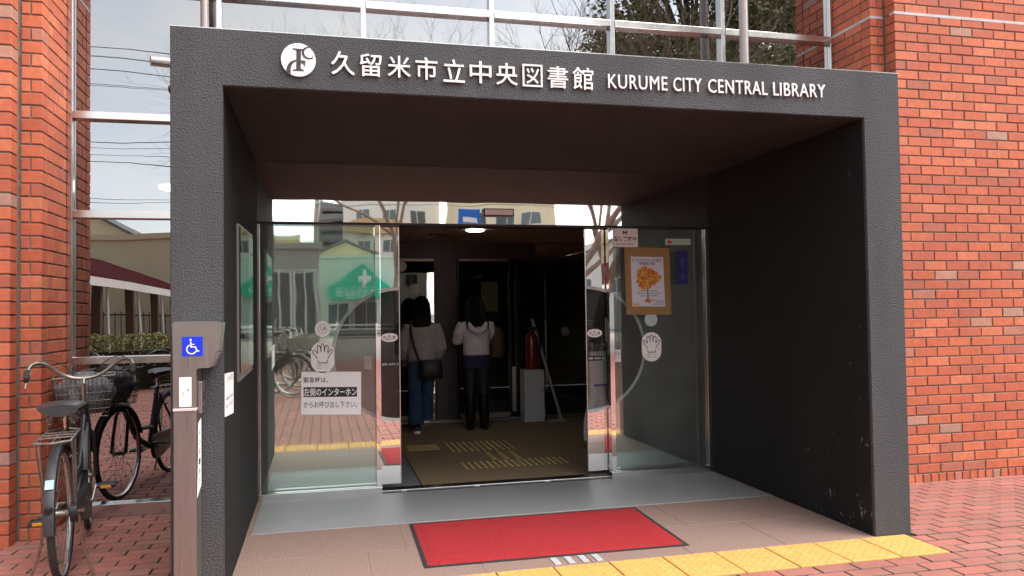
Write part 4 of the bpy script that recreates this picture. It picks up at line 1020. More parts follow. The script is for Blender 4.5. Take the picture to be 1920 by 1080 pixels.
MB().box(3.24, 3.96, yi-.046, yi-.0405, 2.0, 2.15).build('mirror_strip', MT['mirror'], ipn)
MB().box(vx0, 1.499, yi-.01, yi+.01, 0, 1.965).build('panel', MT['inner_dark'], ipn)
MB().box(1.5, 4.3, yi-.03, yi+.03, 0, .035).build('floor_track', MT['stainless'], ipn)
for x, z in ((1.60, 1.87), (1.76, 1.60)): MB().prism(disc(x, z, .062, .062), yi-.0075, yi-.0045).build('round_sticker', MT['white'], ipn)
MB().prism(disc(3.62, 1.06, .055, .055), yi-.0075, yi-.0045).build('round_sticker', MT['greyink'], ipn)
tag(ipn, 'dark framed inner glass door partition at the back of the vestibule', 'glass door')
# lobby objects
yp = vy1+.35
o = MB().box(2.75, 2.98, 6.4, 6.42, 1.32, 1.72).build('yellow_poster', mat('olive_paper', (.6, .55, .28), .7)); tag(o, 'dull yellow paper hanging in the dark lobby behind the visitor in white', 'notice')
def wall_poster(x0, x1, z0, z1, c, lab):
    o = MB().box(x0, x1, 9.47, 9.49, z0, z1).build('wall_poster', mat('wp', c, .7)); tag(o, lab, 'poster')
wall_poster(4.15, 4.62, 1.35, 1.85, (.4, .24, .18), 'framed brown poster on the lobby back wall behind the easel')
wall_poster(3.80, 4.08, 1.45, 1.8, (.5, .5, .48), 'grey sheet pinned on the lobby back wall left of the framed poster')
o = MB().box(4.35, 5.2, 8.6, 9.0, .1, 1.15, c=.01).build('display_shelf', mat('olive_shelf', (.34, .32, .14), .7)); MB().box(4.36, 5.19, 8.59, 8.599, .12, .55).build('front_panel', mat('tan_panel', (.5, .34, .24), .7), o); tag(o, 'low olive display shelf standing in the lobby', 'shelf')
# white cabinet with fire extinguisher, easel
cb = empty('white_cabinet', (3.13, 5.22, 0)); MB().box(3.005, 3.25, 5.12, 5.34, .007, .62, c=.006).build('body', mat('cabinet_white', (.5, .5, .5), .5), cb); MB().box(3.22, 3.232, 5.112, 5.1195, .35, .43).build('handle', MT['brushed'], cb)
tag(cb, 'white box cabinet under the red fire extinguisher', 'cabinet')
fe = empty('fire_extinguisher', (3.13, 5.23, .62)); RD2 = mat('extinguisher_red', (.16, .010, .009), .35, coat=.4)
MB().lathe([(.0, 0), (.07, 0), (.075, .01), (.075, .36), (.06, .41), (.025, .44), (.025, .46)], 24, c=(3.13, 5.23, .621)).build('cylinder', RD2, fe, True)
MB().box(3.085, 3.15, 5.215, 5.245, 1.082, 1.11, c=.004).build('valve', MT['black'], fe); MB().tube([(3.15, 5.23, 1.10), (3.22, 5.22, 1.07), (3.225, 5.2, .9), (3.21, 5.19, .74)], .01, 8).build('hose', MT['black'], fe, True); MB().box(3.08, 3.20, 5.21, 5.25, 1.111, 1.125).build('lever', MT['black'], fe)
tag(fe, 'red fire extinguisher standing on the white cabinet', 'fire extinguisher')
es_ = empty('easel_stand', (3.35, 5.2, 0)); GR = mat('easel_grey', (.3, .29, .28), .5)
MB().tube([(3.16, 5.30, 1.22), (3.44, 5.06, .02)], .018, 8).build('leg', GR, es_, True); MB().tube([(3.16, 5.31, 1.22), (3.33, 5.38, .02)], .014, 8).build('leg', GR, es_, True)
MB().box(3.28, 3.49, 5.04, 5.08, .007, .03, c=.004).build('foot', GR, es_); MB().tube([(3.30, 5.18, .62), (3.26, 5.34, .5)], .008, 6).build('brace', GR, es_)
tag(es_, 'grey leaning easel leg stand beside the white cabinet', 'easel')
# umbrella bag dispenser behind the right leaf
ub_ = empty('umbrella_bag_stand', (3.27, 3.2, 0)); PLM = mat('plastic_film', (.62, .63, .64), .35, var=.1, vscale=20)
k = MB(); n = 24; vs = []; rows = 16
for i in range(rows+1):
    t = i/rows; z = .10+t*.86; wdt = .125-.055*t+.012*math.sin(t*9)
    for j in range(n):
        a = 2*math.pi*j/n; cr = 1+.10*math.sin(a*5+t*2)*(1-t*.5)+.05*math.sin(a*9)
        vs.append((3.20+wdt*cr*math.cos(a), 3.10+wdt*.6*cr*math.sin(a), z))
k.add(vs, [(i*n+j, i*n+(j+1) % n, (i+1)*n+(j+1) % n, (i+1)*n+j) for i in range(rows) for j in range(n)]+[tuple(range(n)), tuple(rows*n+j for j in range(n))]); k.build('plastic_bag', PLM, ub_, True)
MB().box(3.135, 3.265, 3.008, 3.02, .615, .632).build('blue_band', mat('band_blue', (.03, .06, .3), .5), ub_)
MB().box(3.11, 3.30, 3.0, 3.2, .94, 1.02, c=.01).build('holder', MT['brushed'], ub_); MB().tube([(3.31, 3.15, .01), (3.31, 3.15, 1.25)], .012, 8).build('stand_post', MT['brushed'], ub_, True); MB().box(3.10, 3.42, 3.0, 3.3, .007, .03, c=.004).build('base', MT['brushed'], ub_)
tag(ub_, 'umbrella bag stand with translucent white plastic behind the sliding leaf', 'umbrella stand')

# ------------------------------------------------------------------ two visitors seen from behind
def remesh(k, name, m, parent, vox=.012, smooth_it=8):
    me = k.mesh(name, m); o = link(name, me)
    r = o.modifiers.new('r', 'REMESH'); r.mode = 'VOXEL'; r.voxel_size = vox; r.use_smooth_shade = True
    s = o.modifiers.new('s', 'SMOOTH'); s.factor = .5; s.iterations = smooth_it
    bpy.context.view_layer.update()
    me2 = bpy.data.meshes.new_from_object(o.evaluated_get(bpy.context.evaluated_depsgraph_get()))
    bpy.data.objects.remove(o); me2.name = name
    if not me2.materials: me2.materials.append(m)
    return link(name, me2, parent)
def loft(k, secs, n=16):
    """secs: (cx, cy, z, half width x, half depth y)"""
    vs = []
    for cx, cy, z, hx, hy in secs:
        for j in range(n):
            a = 2*math.pi*j/n; vs.append((cx+hx*math.cos(a), cy+hy*math.sin(a), z))
    k.add(vs, [(i*n+j, i*n+(j+1) % n, (i+1)*n+(j+1) % n, (i+1)*n+j) for i in range(len(secs)-1) for j in range(n)]+[tuple(range(n))[::-1], tuple((len(secs)-1)*n+j for j in range(n))])
SKIN = mat('skin', (.45, .27, .2), .55); HAIR = mat('black_hair', (.005, .004, .004), .65, spec=.2, bump=.6, bscale=90, dist=.004)
def fingers(k, wrist, d, side):
    w_ = Vector(wrist); d = Vector(d).normalized(); s = Vector((side, 0, 0))
    s = (s-d*s.dot(d)).normalized(); nrm = d.cross(s)
    k.tube([w_, w_+d*.04, w_+d*.08], [(.024, .016), (.036, .016), (.034, .014)], 10)
    for i, ln in enumerate((.062, .072, .068, .052)):
        b_ = w_+d*.075+s*(.026-.0175*i); k.tube([b_, b_+d*ln*.5+nrm*.004, b_+d*ln+nrm*.016], [.0085, .008, .0065], 6)
    b_ = w_+d*.028+s*.028; k.tube([b_, b_+s*.024+d*.022, b_+s*.028+d*.055], [.010, .0095, .0075], 6)
def head(k, c, s=1.0):
    x, y, z = c
    loft(k, [(x, y+.01, z-.115*s, .030*s, .035*s), (x, y+.02, z-.10*s, .045*s, .055*s), (x, y+.015, z-.06*s, .064*s, .078*s), (x, y+.005, z, .076*s, .094*s), (x, y-.002, z+.05*s, .074*s, .092*s), (x, y-.005, z+.085*s, .055*s, .068*s), (x, y-.005, z+.105*s, .02*s, .025*s)], 18)
    k.tube([(x, y+.095*s, z+.01), (x, y+.112*s, z-.02*s), (x, y+.09*s, z-.03*s)], [.008, .013, .008], 6)       # nose
    for e in (-1, 1):
        k.tube([(x+e*.074*s, y, z+.02*s), (x+e*.083*s, y-.004, z-.0), (x+e*.074*s, y+.004, z-.028*s)], [.008, .012, .007], 6)
    k.tube([(x-.02*s, y+.092*s, z-.062*s), (x, y+.098*s, z-.06*s), (x+.02*s, y+.092*s, z-.062*s)], [.004, .007, .004], 6)

# visitor in grey: walking, bag across the back
gx, gy_ = 1.755, 4.80
def at(x, y, z): return (gx+x, gy_+y, z)
g1 = empty('person', (gx, gy_, .006))
k = MB()
loft(k, [(gx, gy_, .72, .125, .09), (gx, gy_, .82, .14, .10), (gx, gy_, .93, .115, .085), (gx, gy_+.005, 1.06, .13, .09), (gx, gy_+.0, 1.16, .15, .085), (gx, gy_, 1.22, .11, .065), (gx, gy_+.01, 1.25, .05, .05), (gx, gy_+.015, 1.32, .044, .045)])
head(k, at(.0, .02, 1.395), .95)
k.tube([at(-.07, 0, .78), at(-.085, -.03, .45), at(-.075, -.07, .10)], [.085, .06, .042], 14); k.tube([at(.075, 0, .78), at(.07, .10, .46), at(.055, .18, .14)], [.085, .06, .042], 14)
k.tube([at(-.145, 0, 1.17), at(-.20, .01, .95), at(-.175, .12, .80)], [.045, .038, .028], 12); k.tube([at(.145, 0, 1.17), at(.205, -.01, .95), at(.175, .10, .80)], [.045, .038, .028], 12)
fingers(k, at(-.175, .12, .80), (0.05, .7, -.5), 1); fingers(k, at(.175, .10, .80), (-.05, .7, -.5), -1)
remesh(k, 'body', SKIN, g1, .008, 3)
k = MB()      # sweatshirt
loft(k, [(gx, gy_, .785, .155, .115), (gx, gy_, .80, .165, .125), (gx, gy_-.005, .88, .168, .128), (gx, gy_-.005, 1.0, .165, .125), (gx, gy_, 1.12, .172, .118), (gx, gy_, 1.19, .158, .09), (gx, gy_, 1.235, .09, .07), (gx, gy_+.005, 1.255, .06, .06)])
k.tube([at(-.145, 0, 1.185), at(-.19, .0, 1.06), at(-.215, .01, .93), at(-.195, .07, .85), at(-.18, .115, .805)], [.062, .065, .062, .058, .042], 12); k.tube([at(.145, 0, 1.185), at(.19, -.01, 1.06), at(.218, -.01, .93), at(.20, .05, .85), at(.18, .095, .805)], [.062, .065, .064, .058, .042], 12)
remesh(k, 'sweatshirt', mat('grey_sweat', (.36, .33, .32), .9, var=.12, vscale=14, bump=.8, bscale=16, dist=.012), g1, .011, 5)
k = MB()      # wide jeans
loft(k, [(gx, gy_, .83, .145, .105), (gx, gy_, .76, .155, .118), (gx, gy_, .68, .150, .115)])
k.tube([at(-.075, 0, .74), at(-.088, -.02, .50), at(-.082, -.04, .30), at(-.078, -.065, .095)], [.088, .074, .075, .088], 16); k.tube([at(.075, .005, .74), at(.072, .09, .50), at(.064, .13, .30), at(.058, .175, .13)], [.088, .074, .075, .088], 16)
remesh(k, 'jeans', mat('denim', (.03, .06, .12), .9, var=.3, vscale=12, bump=.6, bscale=25, dist=.008), g1, .011, 4)
k = MB()      # long hair
loft(k, [(gx-.01, gy_-.055, 1.10, .085, .028), (gx-.008, gy_-.06, 1.17, .105, .045), (gx-.004, gy_-.045, 1.27, .108, .062), (gx, gy_-.02, 1.36, .098, .088), (gx, gy_-.002, 1.42, .090, .10), (gx, gy_+.0, 1.47, .075, .085), (gx, gy_+.0, 1.505, .03, .04)], 20)
for i in range(22):
    a = random.uniform(-.085, .085); k.tube([at(a*.9, -.075, 1.25), at(a, -.078, 1.12), at(a*1.05, -.06, 1.06+random.uniform(-.03, .03))], [.014, .012, .003], 5)
remesh(k, 'hair', HAIR, g1, .008, 2)
def strands(par, cx, cy, ztop, zlow, hw, dy0, dy1, n, seed, fl=.0):
    k = MB(); rg = random.Random(seed)
    for i in range(n):
        a = rg.uniform(-1, 1); x0 = cx+a*hw*.35; x1 = cx+a*hw*.98+rg.gauss(0, .004); e = zlow+rg.uniform(-.05, .06)+abs(a)*.03
        bz = math.sqrt(max(0, 1-a*a)); P = [(x0, cy+dy0*.2, ztop), (cx+a*hw*.9, cy+dy0*bz, ztop-.08), (cx+a*hw*.98, cy+(dy0*.55+dy1*.45)*bz-.004, (ztop+zlow)/2+.02), (x1, cy+dy1*bz+fl*rg.random(), e)]
        k.tube(P, [.003, .005, .005, .001], 4, cap=False)
    tag(k.build('hair_strands', HAIR, par, True), kind='stuff')
strands(g1, gx-.004, gy_, 1.50, 1.10, .104, -.104, -.098, 170, 51)
def shoe(par, x, y, z, pitch, m, sole):
    M_ = Matrix.Translation((x, y, z)) @ Matrix.Rotation(pitch, 4, 'X')
    k = MB(); secs = [(-.10, .030, .055), (-.08, .036, .075), (-.03, .036, .085), (.03, .040, .065), (.09, .043, .045), (.13, .030, .032)]; n = 12; vs = []
    for yy, hw, h in secs:
        for j in range(n):
            a = 2*math.pi*j/n; vs.append((hw*math.cos(a), yy, .018+max(-.2, math.sin(a))*h*.85+.012))
    k.add(vs, [(i*n+j, i*n+(j+1) % n, (i+1)*n+(j+1) % n, (i+1)*n+j) for i in range(len(secs)-1) for j in range(n)]+[tuple(range(n)), tuple((len(secs)-1)*n+j for j in range(n))]); k.xf(M_); o = k.build('shoe', m, par, True)
    k = MB(); P = [(.0, -.112), (.03, -.10), (.04, -.04), (.047, .06), (.036, .125), (0, .145), (-.036, .125), (-.047, .06), (-.04, -.04), (-.03, -.10)]
    k.add([(a, c, 0) for a, c in P]+[(a, c, .026) for a, c in P], [tuple(range(10)), tuple(range(10, 20))]+[(i, (i+1) % 10, 10+(i+1) % 10, 10+i) for i in range(10)]); k.xf(M_); k.build('sole', sole, o)
shoe(g1, gx-.075, gy_-.06, .008, 0, MT['black'], MT['white']); shoe(g1, gx+.056, gy_+.20, .045, rad(-22), MT['black'], MT['white'])
tag(g1, 'person with long black hair in grey sweatshirt and wide blue jeans, seen from behind', 'person')
sbg = empty('shoulder_bag', (gx+.07, gy_-.17, .70))
k = MB(); loft(k, [(gx+.075, gy_-.175, .60, .125, .032), (gx+.075, gy_-.178, .62, .132, .042), (gx+.075, gy_-.178, .76, .128, .046), (gx+.072, gy_-.172, .80, .118, .03)], 20); k.build('pouch', mat('bag_black', (.008, .008, .009), .5), sbg, True)
k = MB(); k.tube([at(-.05, -.165, .79), at(-.10, -.145, .95), at(-.13, -.125, 1.10), at(-.125, -.06, 1.225), at(-.06, .06, 1.23)], (.011), 8); k.build('strap', MT['black'], sbg, True)
tag(sbg, 'black shoulder bag hanging across the back of the person in grey', 'bag')

# visitor in white: hoodie, navy shorts, black tights and boots, head bowed
hx, hy = 2.36, 4.75
def a2(x, y, z): return (hx+x, hy+y, z)
g2 = empty('person', (hx, hy, .006))
k = MB()
loft(k, [(hx, hy, .74, .13, .09), (hx, hy, .84, .14, .10), (hx, hy, .95, .115, .085), (hx, hy+.01, 1.07, .13, .09), (hx, hy+.02, 1.17, .15, .085), (hx, hy+.03, 1.23, .10, .065), (hx, hy+.05, 1.27, .05, .05), (hx-.0, hy+.08, 1.33, .044, .045)])
head(k, a2(-.01, .12, 1.39), .95)
k.tube([a2(-.07, 0, .80), a2(-.075, .01, .45), a2(-.07, -.01, .09)], [.085, .058, .04], 14); k.tube([a2(.07, 0, .80), a2(.08, .01, .45), a2(.085, .0, .09)], [.085, .058, .04], 14)
k.tube([a2(-.145, .02, 1.18), a2(-.20, .05, .99), a2(-.15, .22, 1.02)], [.045, .038, .028], 12); k.tube([a2(.145, .02, 1.18), a2(.185, .07, .97), a2(.12, .22, 1.02)], [.045, .038, .028], 12)
fingers(k, a2(-.15, .22, 1.02), (.5, .7, .1), 1); fingers(k, a2(.12, .22, 1.02), (-.5, .7, .1), -1)
remesh(k, 'body', SKIN, g2, .008, 3)
k = MB()
loft(k, [(hx, hy, .835, .15, .115), (hx, hy, .85, .155, .12), (hx, hy-.005, .93, .150, .118), (hx, hy, 1.04, .155, .118), (hx, hy+.01, 1.14, .168, .115), (hx, hy+.02, 1.20, .155, .09), (hx, hy+.035, 1.25, .09, .07), (hx, hy+.05, 1.275, .065, .065)])
k.tube([a2(-.145, .02, 1.19), a2(-.195, .03, 1.08), a2(-.205, .06, 1.0), a2(-.175, .16, 1.01), a2(-.155, .21, 1.02)], [.062, .062, .06, .05, .04], 12); k.tube([a2(.145, .02, 1.19), a2(.18, .05, 1.08), a2(.185, .08, .99), a2(.15, .16, 1.0), a2(.13, .21, 1.02)], [.062, .062, .06, .05, .04], 12)
k.tube([a2(-.10, -.06, 1.20), a2(-.075, -.115, 1.13), a2(0, -.135, 1.085), a2(.075, -.115, 1.13), a2(.10, -.06, 1.20)], [.028, .032, .03, .032, .028], 10)      # hood lying on the back
remesh(k, 'hoodie', mat('white_hoodie', (.62, .585, .585), .9, var=.06, vscale=14, bump=.9, bscale=14, dist=.014), g2, .011, 4)
k = MB()
loft(k, [(hx, hy, .865, .142, .105), (hx, hy, .80, .158, .12), (hx, hy, .72, .170, .125), (hx, hy, .685, .172, .125)])
remesh(k, 'shorts', mat('navy_shorts', (.012, .016, .06), .8, var=.2, vscale=20), g2, .012, 2)
TI = mat('black_tights', (.008, .008, .009), .6); BO = mat('black_boots', (.006, .006, .006), .22)
k = MB()
for s in (-1, 1): k.tube([a2(.070*s, 0, .76), a2(.076*s, .010, .45), a2(.078*s, -.005, .13)], [.098, .074, .056], 14)
remesh(k, 'tights', TI, g2, .01, 2)
for s in (-1, 1):
    k = MB(); k.tube([a2(.076*s, -.005, .40), a2(.078*s, -.008, .24), a2(.08*s, -.008, .09), a2(.08*s, .0, .02)], [.075, .066, .054, .048], 14); k.tube([a2(.08*s, -.03, .035), a2(.085*s, .06, .032), a2(.09*s, .14, .024)], [(.03, .042), (.03, .042), (.018, .03)], 12); k.box(hx+.08*s-.03, hx+.08*s+.03, hy-.06, hy-.005, .006, .04)
    k.build('boot', BO, g2, True)
k = MB()
loft(k, [(hx-.01, hy+.0, 1.24, .12, .06), (hx-.01, hy+.03, 1.31, .115, .085), (hx-.01, hy+.075, 1.38, .10, .10), (hx-.01, hy+.09, 1.44, .085, .095), (hx-.01, hy+.09, 1.485, .055, .06), (hx-.01, hy+.09, 1.505, .02, .02)], 20)
for i in range(34):
    a = random.uniform(-.13, .125); dp = random.uniform(.04, .14); k.tube([a2(a*.8-.01, -.02, 1.29), a2(a, -.075, 1.21), a2(a*1.04, -.105, 1.21-dp)], [.016, .012, .002], 5)
remesh(k, 'hair', HAIR, g2, .008, 1)
strands(g2, hx-.01, hy+.05, 1.49, 1.17, .122, -.08, -.165, 150, 52)
tag(g2, 'person in white hoodie and navy shorts with black tights, seen from behind', 'person')
bp = MB(); loft(bp, [(hx+.245, hy+.05, .80, .06, .05), (hx+.25, hy+.05, .84, .085, .065), (hx+.25, hy+.05, 1.0, .09, .07), (hx+.235, hy+.05, 1.12, .07, .055), (hx+.22, hy+.05, 1.15, .04, .03)], 18)
bp = bp.build('shopping_bag', mat('brown_bag', (.06, .035, .018), .7, var=.3, vscale=25), None, True); tag(bp, 'brown bag carried at the side of the person in the white hoodie', 'bag')
# ------------------------------------------------------------------ the square and the street the glass mirrors
road = MB().quad((-120, -46, -.098), (120, -46, -.098), (120, -37.5, -.098), (-120, -37.5, -.098)).build('road', mat('asphalt', (.055, .055, .057), .85, var=.2, vscale=3)); tag(road, kind='structure')
lnm = MB()
for i in range(-12, 13): lnm.quad((i*8, -41.85, -.092), (i*8+4, -41.85, -.092), (i*8+4, -41.7, -.092), (i*8, -41.7, -.092))
lnm.build('lane_marking', MT['white'], road)
sq = MB().quad((-40, -36.9, -.06), (40, -36.9, -.06), (40, -15.01, -.06), (-40, -15.01, -.06)).build('square_paving', mat('square_paving', (.24, .19, .17), .85, var=.2, vscale=1.5)); tag(sq, kind='structure')
kb = MB().box(-60, 60, -37.5, -36.91, -.11, .02, c=.01).build('kerb', mat('kerb', (.33, .32, .3), .8)); tag(kb, kind='structure')
hw = [mat('cream_wall', (.82, .71, .48), .85, var=.06, vscale=.6), mat('white_wall', (.82, .79, .74), .85, var=.06, vscale=.5), mat('yellow_wall', (.76, .65, .40), .85, var=.06), mat('mint_wall', (.62, .68, .60), .85, var=.05), mat('grey_wall', (.42, .41, .38), .85, var=.08)]
roofm = mat('grey_tile_roof', (.16, .15, .145), .8, var=.25, vscale=2); wglass = mat('far_glass', (.08, .1, .11), .15, spec=.8); redroof = mat('red_sheet_roof', (.20, .022, .026), .5, var=.15)
def house(label, x0, x1, y0, y1, h, wall, gable=0, wins=(), name='house', over=.35, group=None):
    """front face is y1 (towards the library)"""
    e = empty(name, ((x0+x1)/2, (y0+y1)/2, -.1)); k = MB(); xm = (x0+x1)/2
    if gable:
        k.prism([(x0, -.1), (x1, -.1), (x1, h), (xm, h+gable), (x0, h)], y1, y0); k.build('wall', wall, e)
        sl = gable/(xm-x0); k = MB()
        for s in (-1, 1):
            xe = xm+s*(xm-x0+over); ze = h-sl*over
            k.add([(xm, y1+.4, h+gable+.02), (xe, y1+.4, ze+.02), (xe, y0-.4, ze+.02), (xm, y0-.4, h+gable+.02), (xm, y1+.4, h+gable+.18), (xe, y1+.4, ze+.18), (xe, y0-.4, ze+.18), (xm, y0-.4, h+gable+.18)], [(0, 1, 2, 3), (4, 5, 6, 7), (0, 1, 5, 4), (1, 2, 6, 5), (2, 3, 7, 6), (3, 0, 4, 7)])
        k.build('roof', roofm, e)
    else:
        k.box(x0, x1, y0, y1, -.1, h); k.build('wall', wall, e)
        k = MB(); k.box(x0-.12, x1+.12, y0-.12, y1+.12, h, h+.22); k.build('roof_edge', wall, e)
    for a, c, z0, z1 in wins:
        f = MB().box(a-.07, c+.07, y1-.02, y1+.05, z0-.07, z1+.07).build('window', MT['white'], e)
        MB().box(a, (a+c)/2-.03, y1+.051, y1+.06, z0, z1).build('window_pane', wglass, f); MB().box((a+c)/2+.03, c, y1+.051, y1+.06, z0, z1).build('window_pane', wglass, f)
    tag(e, label, 'building', group); return e
house('long cream coloured block mirrored in the tall window behind the red shelter roof', -15, -.35, -33, -26, 4.4, hw[0])
h1 = house('cream house with grey roof mirrored in the tall window above the cream block', -16.5, -10.0, -50, -41, 6.0, hw[0], gable=1.9, wins=((-14.5, -13.2, 4.2, 5.4), (-12.3, -11.2, 4.2, 5.4)))
house('low grey shop mirrored in the side pane beside the pharmacy', -1.6, .58, -25.4, -23.6, 3.85, hw[4], wins=((-1.3, -.55, .5, 3.0), (-.35, .4, .5, 3.0)), name='shop')
house('yellow gabled house mirrored in the side pane above the green pharmacy sign', -.15, 5.05, -66, -56, 5.9, hw[2], gable=1.1, wins=((.6, 1.4, 3.5, 4.6), (3.4, 4.3, 3.5, 4.6)))
ap = house('tall white apartment block mirrored in the door transom', 2.6, 12.0, -84, -71, 15, hw[1], name='apartment_block', wins=[(x, x+1.3, z, z+1.2) for z in (4.3, 7.3, 10.3, 12.9) for x in (4.0, 6.6, 9.4)])
k = MB()
for i in range(9): k.box(.3, 2.55, -72.6+.0, -71.4, 3.0+i*1.05, 3.12+i*1.05); k.box(.3, 2.55, -71.45, -71.38, 3.2+i*1.05, 3.75+i*1.05)
k.box(.32, .55, -72.5, -71.5, -.1, 12.4); k.box(.3, 2.59, -73, -72.65, -.1, 12.4); k.build('stair_tower', mat('stair_grey', (.25, .24, .23), .8), ap)
k = MB(); k.prism([(2.6, 9.2)]+[(6.2+3.6*math.cos(math.pi-math.pi*i/16), 9.2+1.5*math.sin(math.pi*i/16)) for i in range(17)]+[(9.8, 9.2)], -70.2, -70.9); k.build('arched_gable', mat('orange_gable', (.62, .42, .22), .8), ap)
house('cream commercial building with bands of windows mirrored in the transom', 12.6, 21, -70, -60, 13, hw[0], wins=[(x, x+1.6, z, z+1.1) for z in (3.4, 6.6, 8.9, 11.0) for x in (13.2, 15.6, 18.0)], name='office_building')
house('white house mirrored between branches in the narrow post beside the poster', 17.5, 25, -54, -46, 4.8, hw[1], gable=1.6, wins=((18.6, 19.6, 2.6, 3.6), (21, 22, 2.6, 3.6)))
# pharmacy with its green gabled awning
ph = house('pale pharmacy front mirrored in the side pane', -.2, 6.2, -54, -47.2, 5.1, hw[3], name='pharmacy', wins=((1.0, 2.4, .3, 2.1), (2.8, 4.4, .3, 2.1)))
GREEN = mat('awning_green', (.0, .52, .31), .5)
k = MB(); k.prism([(1.1, 3.35), (1.2, 2.42), (4.7, 2.42), (5.3, 3.05), (3.3, 4.6)], -46.0, -47.18); k.build('green_awning', GREEN, ph)
yb_ = -45.985
k = MB(); k.box(3.0, 3.9, yb_, yb_+.02, 3.62, 3.88); k.box(3.32, 3.58, yb_, yb_+.021, 3.3, 4.2); k.build('cross', MT['white'], ph)
# lettering faces the library: mirrored place() so that it reads correctly from that side
text_fit('print', 'くすりの文化堂', 1.5, 4.6, 2.78, 3.15, 0, MT['white'], ph, off=.02, place=lambda x, z, yy: (6.1-x, yb_+.01, z))
text_fit('print', '32-2108', 2.3, 3.9, 2.5, 2.70, 0, MT['white'], ph, off=.02, place=lambda x, z, yy: (6.1-x, yb_+.01, z))
# shelter with a red roof beside the square
sh = empty('cycle_shelter', (-5.5, -16, 0)); xe, xr = -4.3, -7.6; y0s, y1s = -25, -8.6
k = MB(); k.add([(xe+.15, y0s, 2.16), (xe+.15, y1s, 2.16), (xr, y1s, 3.46), (xr, y0s, 3.46), (xe+.15, y0s, 2.2), (xe+.15, y1s, 2.2), (xr, y1s, 3.5), (xr, y0s, 3.5)], [(0, 1, 2, 3), (4, 5, 6, 7), (0, 1, 5, 4), (1, 2, 6, 5), (2, 3, 7, 6), (3, 0, 4, 7)]); rfo = k.build('roof', redroof, sh)
k = MB()
y = y1s-.1
while y > y0s:
    k.add([(xe+.15, y, 2.2), (xe+.15, y-.05, 2.2), (xr, y-.05, 3.5), (xr, y, 3.5), (xe+.15, y, 2.24), (xe+.15, y-.05, 2.24), (xr, y-.05, 3.54), (xr, y, 3.54)], [(0, 1, 2, 3), (4, 5, 6, 7), (0, 1, 5, 4), (1, 2, 6, 5), (2, 3, 7, 6), (3, 0, 4, 7)]); y -= .45
k.build('roof_rib', redroof, rfo)
MB().box(xe+.16, xe+.20, y0s, y1s, 1.99, 2.19).build('fascia', hw[1], sh)
bp_ = mat('brown_post', (.11, .06, .04), .6)
for y in (-9.2, -12.4, -15.6, -18.8, -22.0):
    MB().box(xe-.28, xe-.08, y-.1, y+.1, -.06, 2.15).build('post', bp_, sh); MB().tube([(xe+.1, y+.05, -.05), (xe-.05, y-.35, 2.1)], .035, 8).build('strut', hw[1], sh); MB().box(xr+.2, xr+.4, y-.1, y+.1, -.06, 3.3).build('post', bp_, sh)
tag(sh, 'red roofed cycle shelter mirrored in the tall window pane', 'shelter')
fn = empty('bar_fence', (-7, -24.5, 0)); k = MB()
for z in (.35, 1.35): k.box(-14, -1, -25.52, -25.48, z, z+.05)
k.build('rail', MT['black'], fn)
for i in range(66): MB().box(-14+i*.2, -14+i*.2+.025, -25.47, -25.445, -.06, 1.5).build('bar', MT['black'], fn)
tag(fn, 'black bar fence mirrored in the tall window below the shelter roof', 'fence')
# guard rail along the kerb
gr = empty('guard_rail', (2, -36.6, 0))
for i in range(15): MB().box(-14+i*2.2, -13.9+i*2.2, -36.65, -36.55, -.06, .85).build('post', MT['white'], gr)
for z in (.45, .68): MB().tube([(-14, -36.5, z), (17, -36.5, z)], .05, 8).build('rail', MT['white'], gr, True)
tag(gr, 'white guard rail along the kerb mirrored in the side pane', 'guard rail')
# cars
def make_car(label, loc, rz, col):
    root = empty('parked_car', loc, rz, world=False); pm = mat('car_paint', col, .3, metal=.3, coat=.6)
    def shell(pts, hw0, hw1, name, m, par):
        k = MB(); n = len(pts); zs = [z for _, z in pts]; zl, zh = min(zs), max(zs)
        ws = [hw0+(hw1-hw0)*(z-zl)/(zh-zl) for _, z in pts]
        k.add([(x, -w_, z) for (x, z), w_ in zip(pts, ws)]+[(x, w_, z) for (x, z), w_ in zip(pts, ws)], [tuple(range(n)), tuple(range(n, 2*n))]+[(i, (i+1) % n, n+(i+1) % n, n+i) for i in range(n)]); return k.build(name, m, par)
    shell([(-2.05, .28), (2.0, .25), (2.08, .55), (1.95, .75), (.95, .95), (-1.9, 1.0), (-2.1, .85)], .83, .80, 'body', pm, root)
    shell([(-1.85, 1.0), (.95, .96), (.25, 1.45), (-1.2, 1.50), (-1.7, 1.3)], .79, .60, 'cabin', wglass, root)
    shell([(.2, 1.455), (-1.22, 1.505), (-1.1, 1.54), (.05, 1.5)], .62, .58, 'roof', pm, root)
    for x in (-1.3, 1.3):
        for s in (-1, 1):
            k = MB(); k.lathe([(.15, -.1), (.29, -.1), (.31, -.06), (.31, .06), (.29, .1), (.15, .1)], 20, 'y', (x, s*.76, .31)); wh = k.build('wheel', MT['rubber'], root, True)
            k = MB(); k.lathe([(.0, s*.0), (.19, 0), (.19, s*.015), (.0, s*.02)], 16, 'y', (x, s*.865, .31)); k.build('hubcap', MT['rim'], wh, True)
    for s in (-1, 1):
        MB().box(1.98, 2.06, s*.62-.14, s*.62+.14, .58, .72, c=.01).build('headlight', MT['white'], root); MB().box(-2.12, -2.05, s*.65-.1, s*.65+.1, .65, .85, c=.01).build('tail_light', mat('tail_red', (.4, .02, .02), .3), root)
    tag(root, label, 'car'); return root
make_car('silver car mirrored in the sliding leaf below the pharmacy sign', (6.2, -44.0, -.098), rad(180), (.5, .52, .55))
make_car('pale car mirrored far along the road behind the guard rail', (-6.5, -40.2, -.098), 0, (.6, .6, .58))
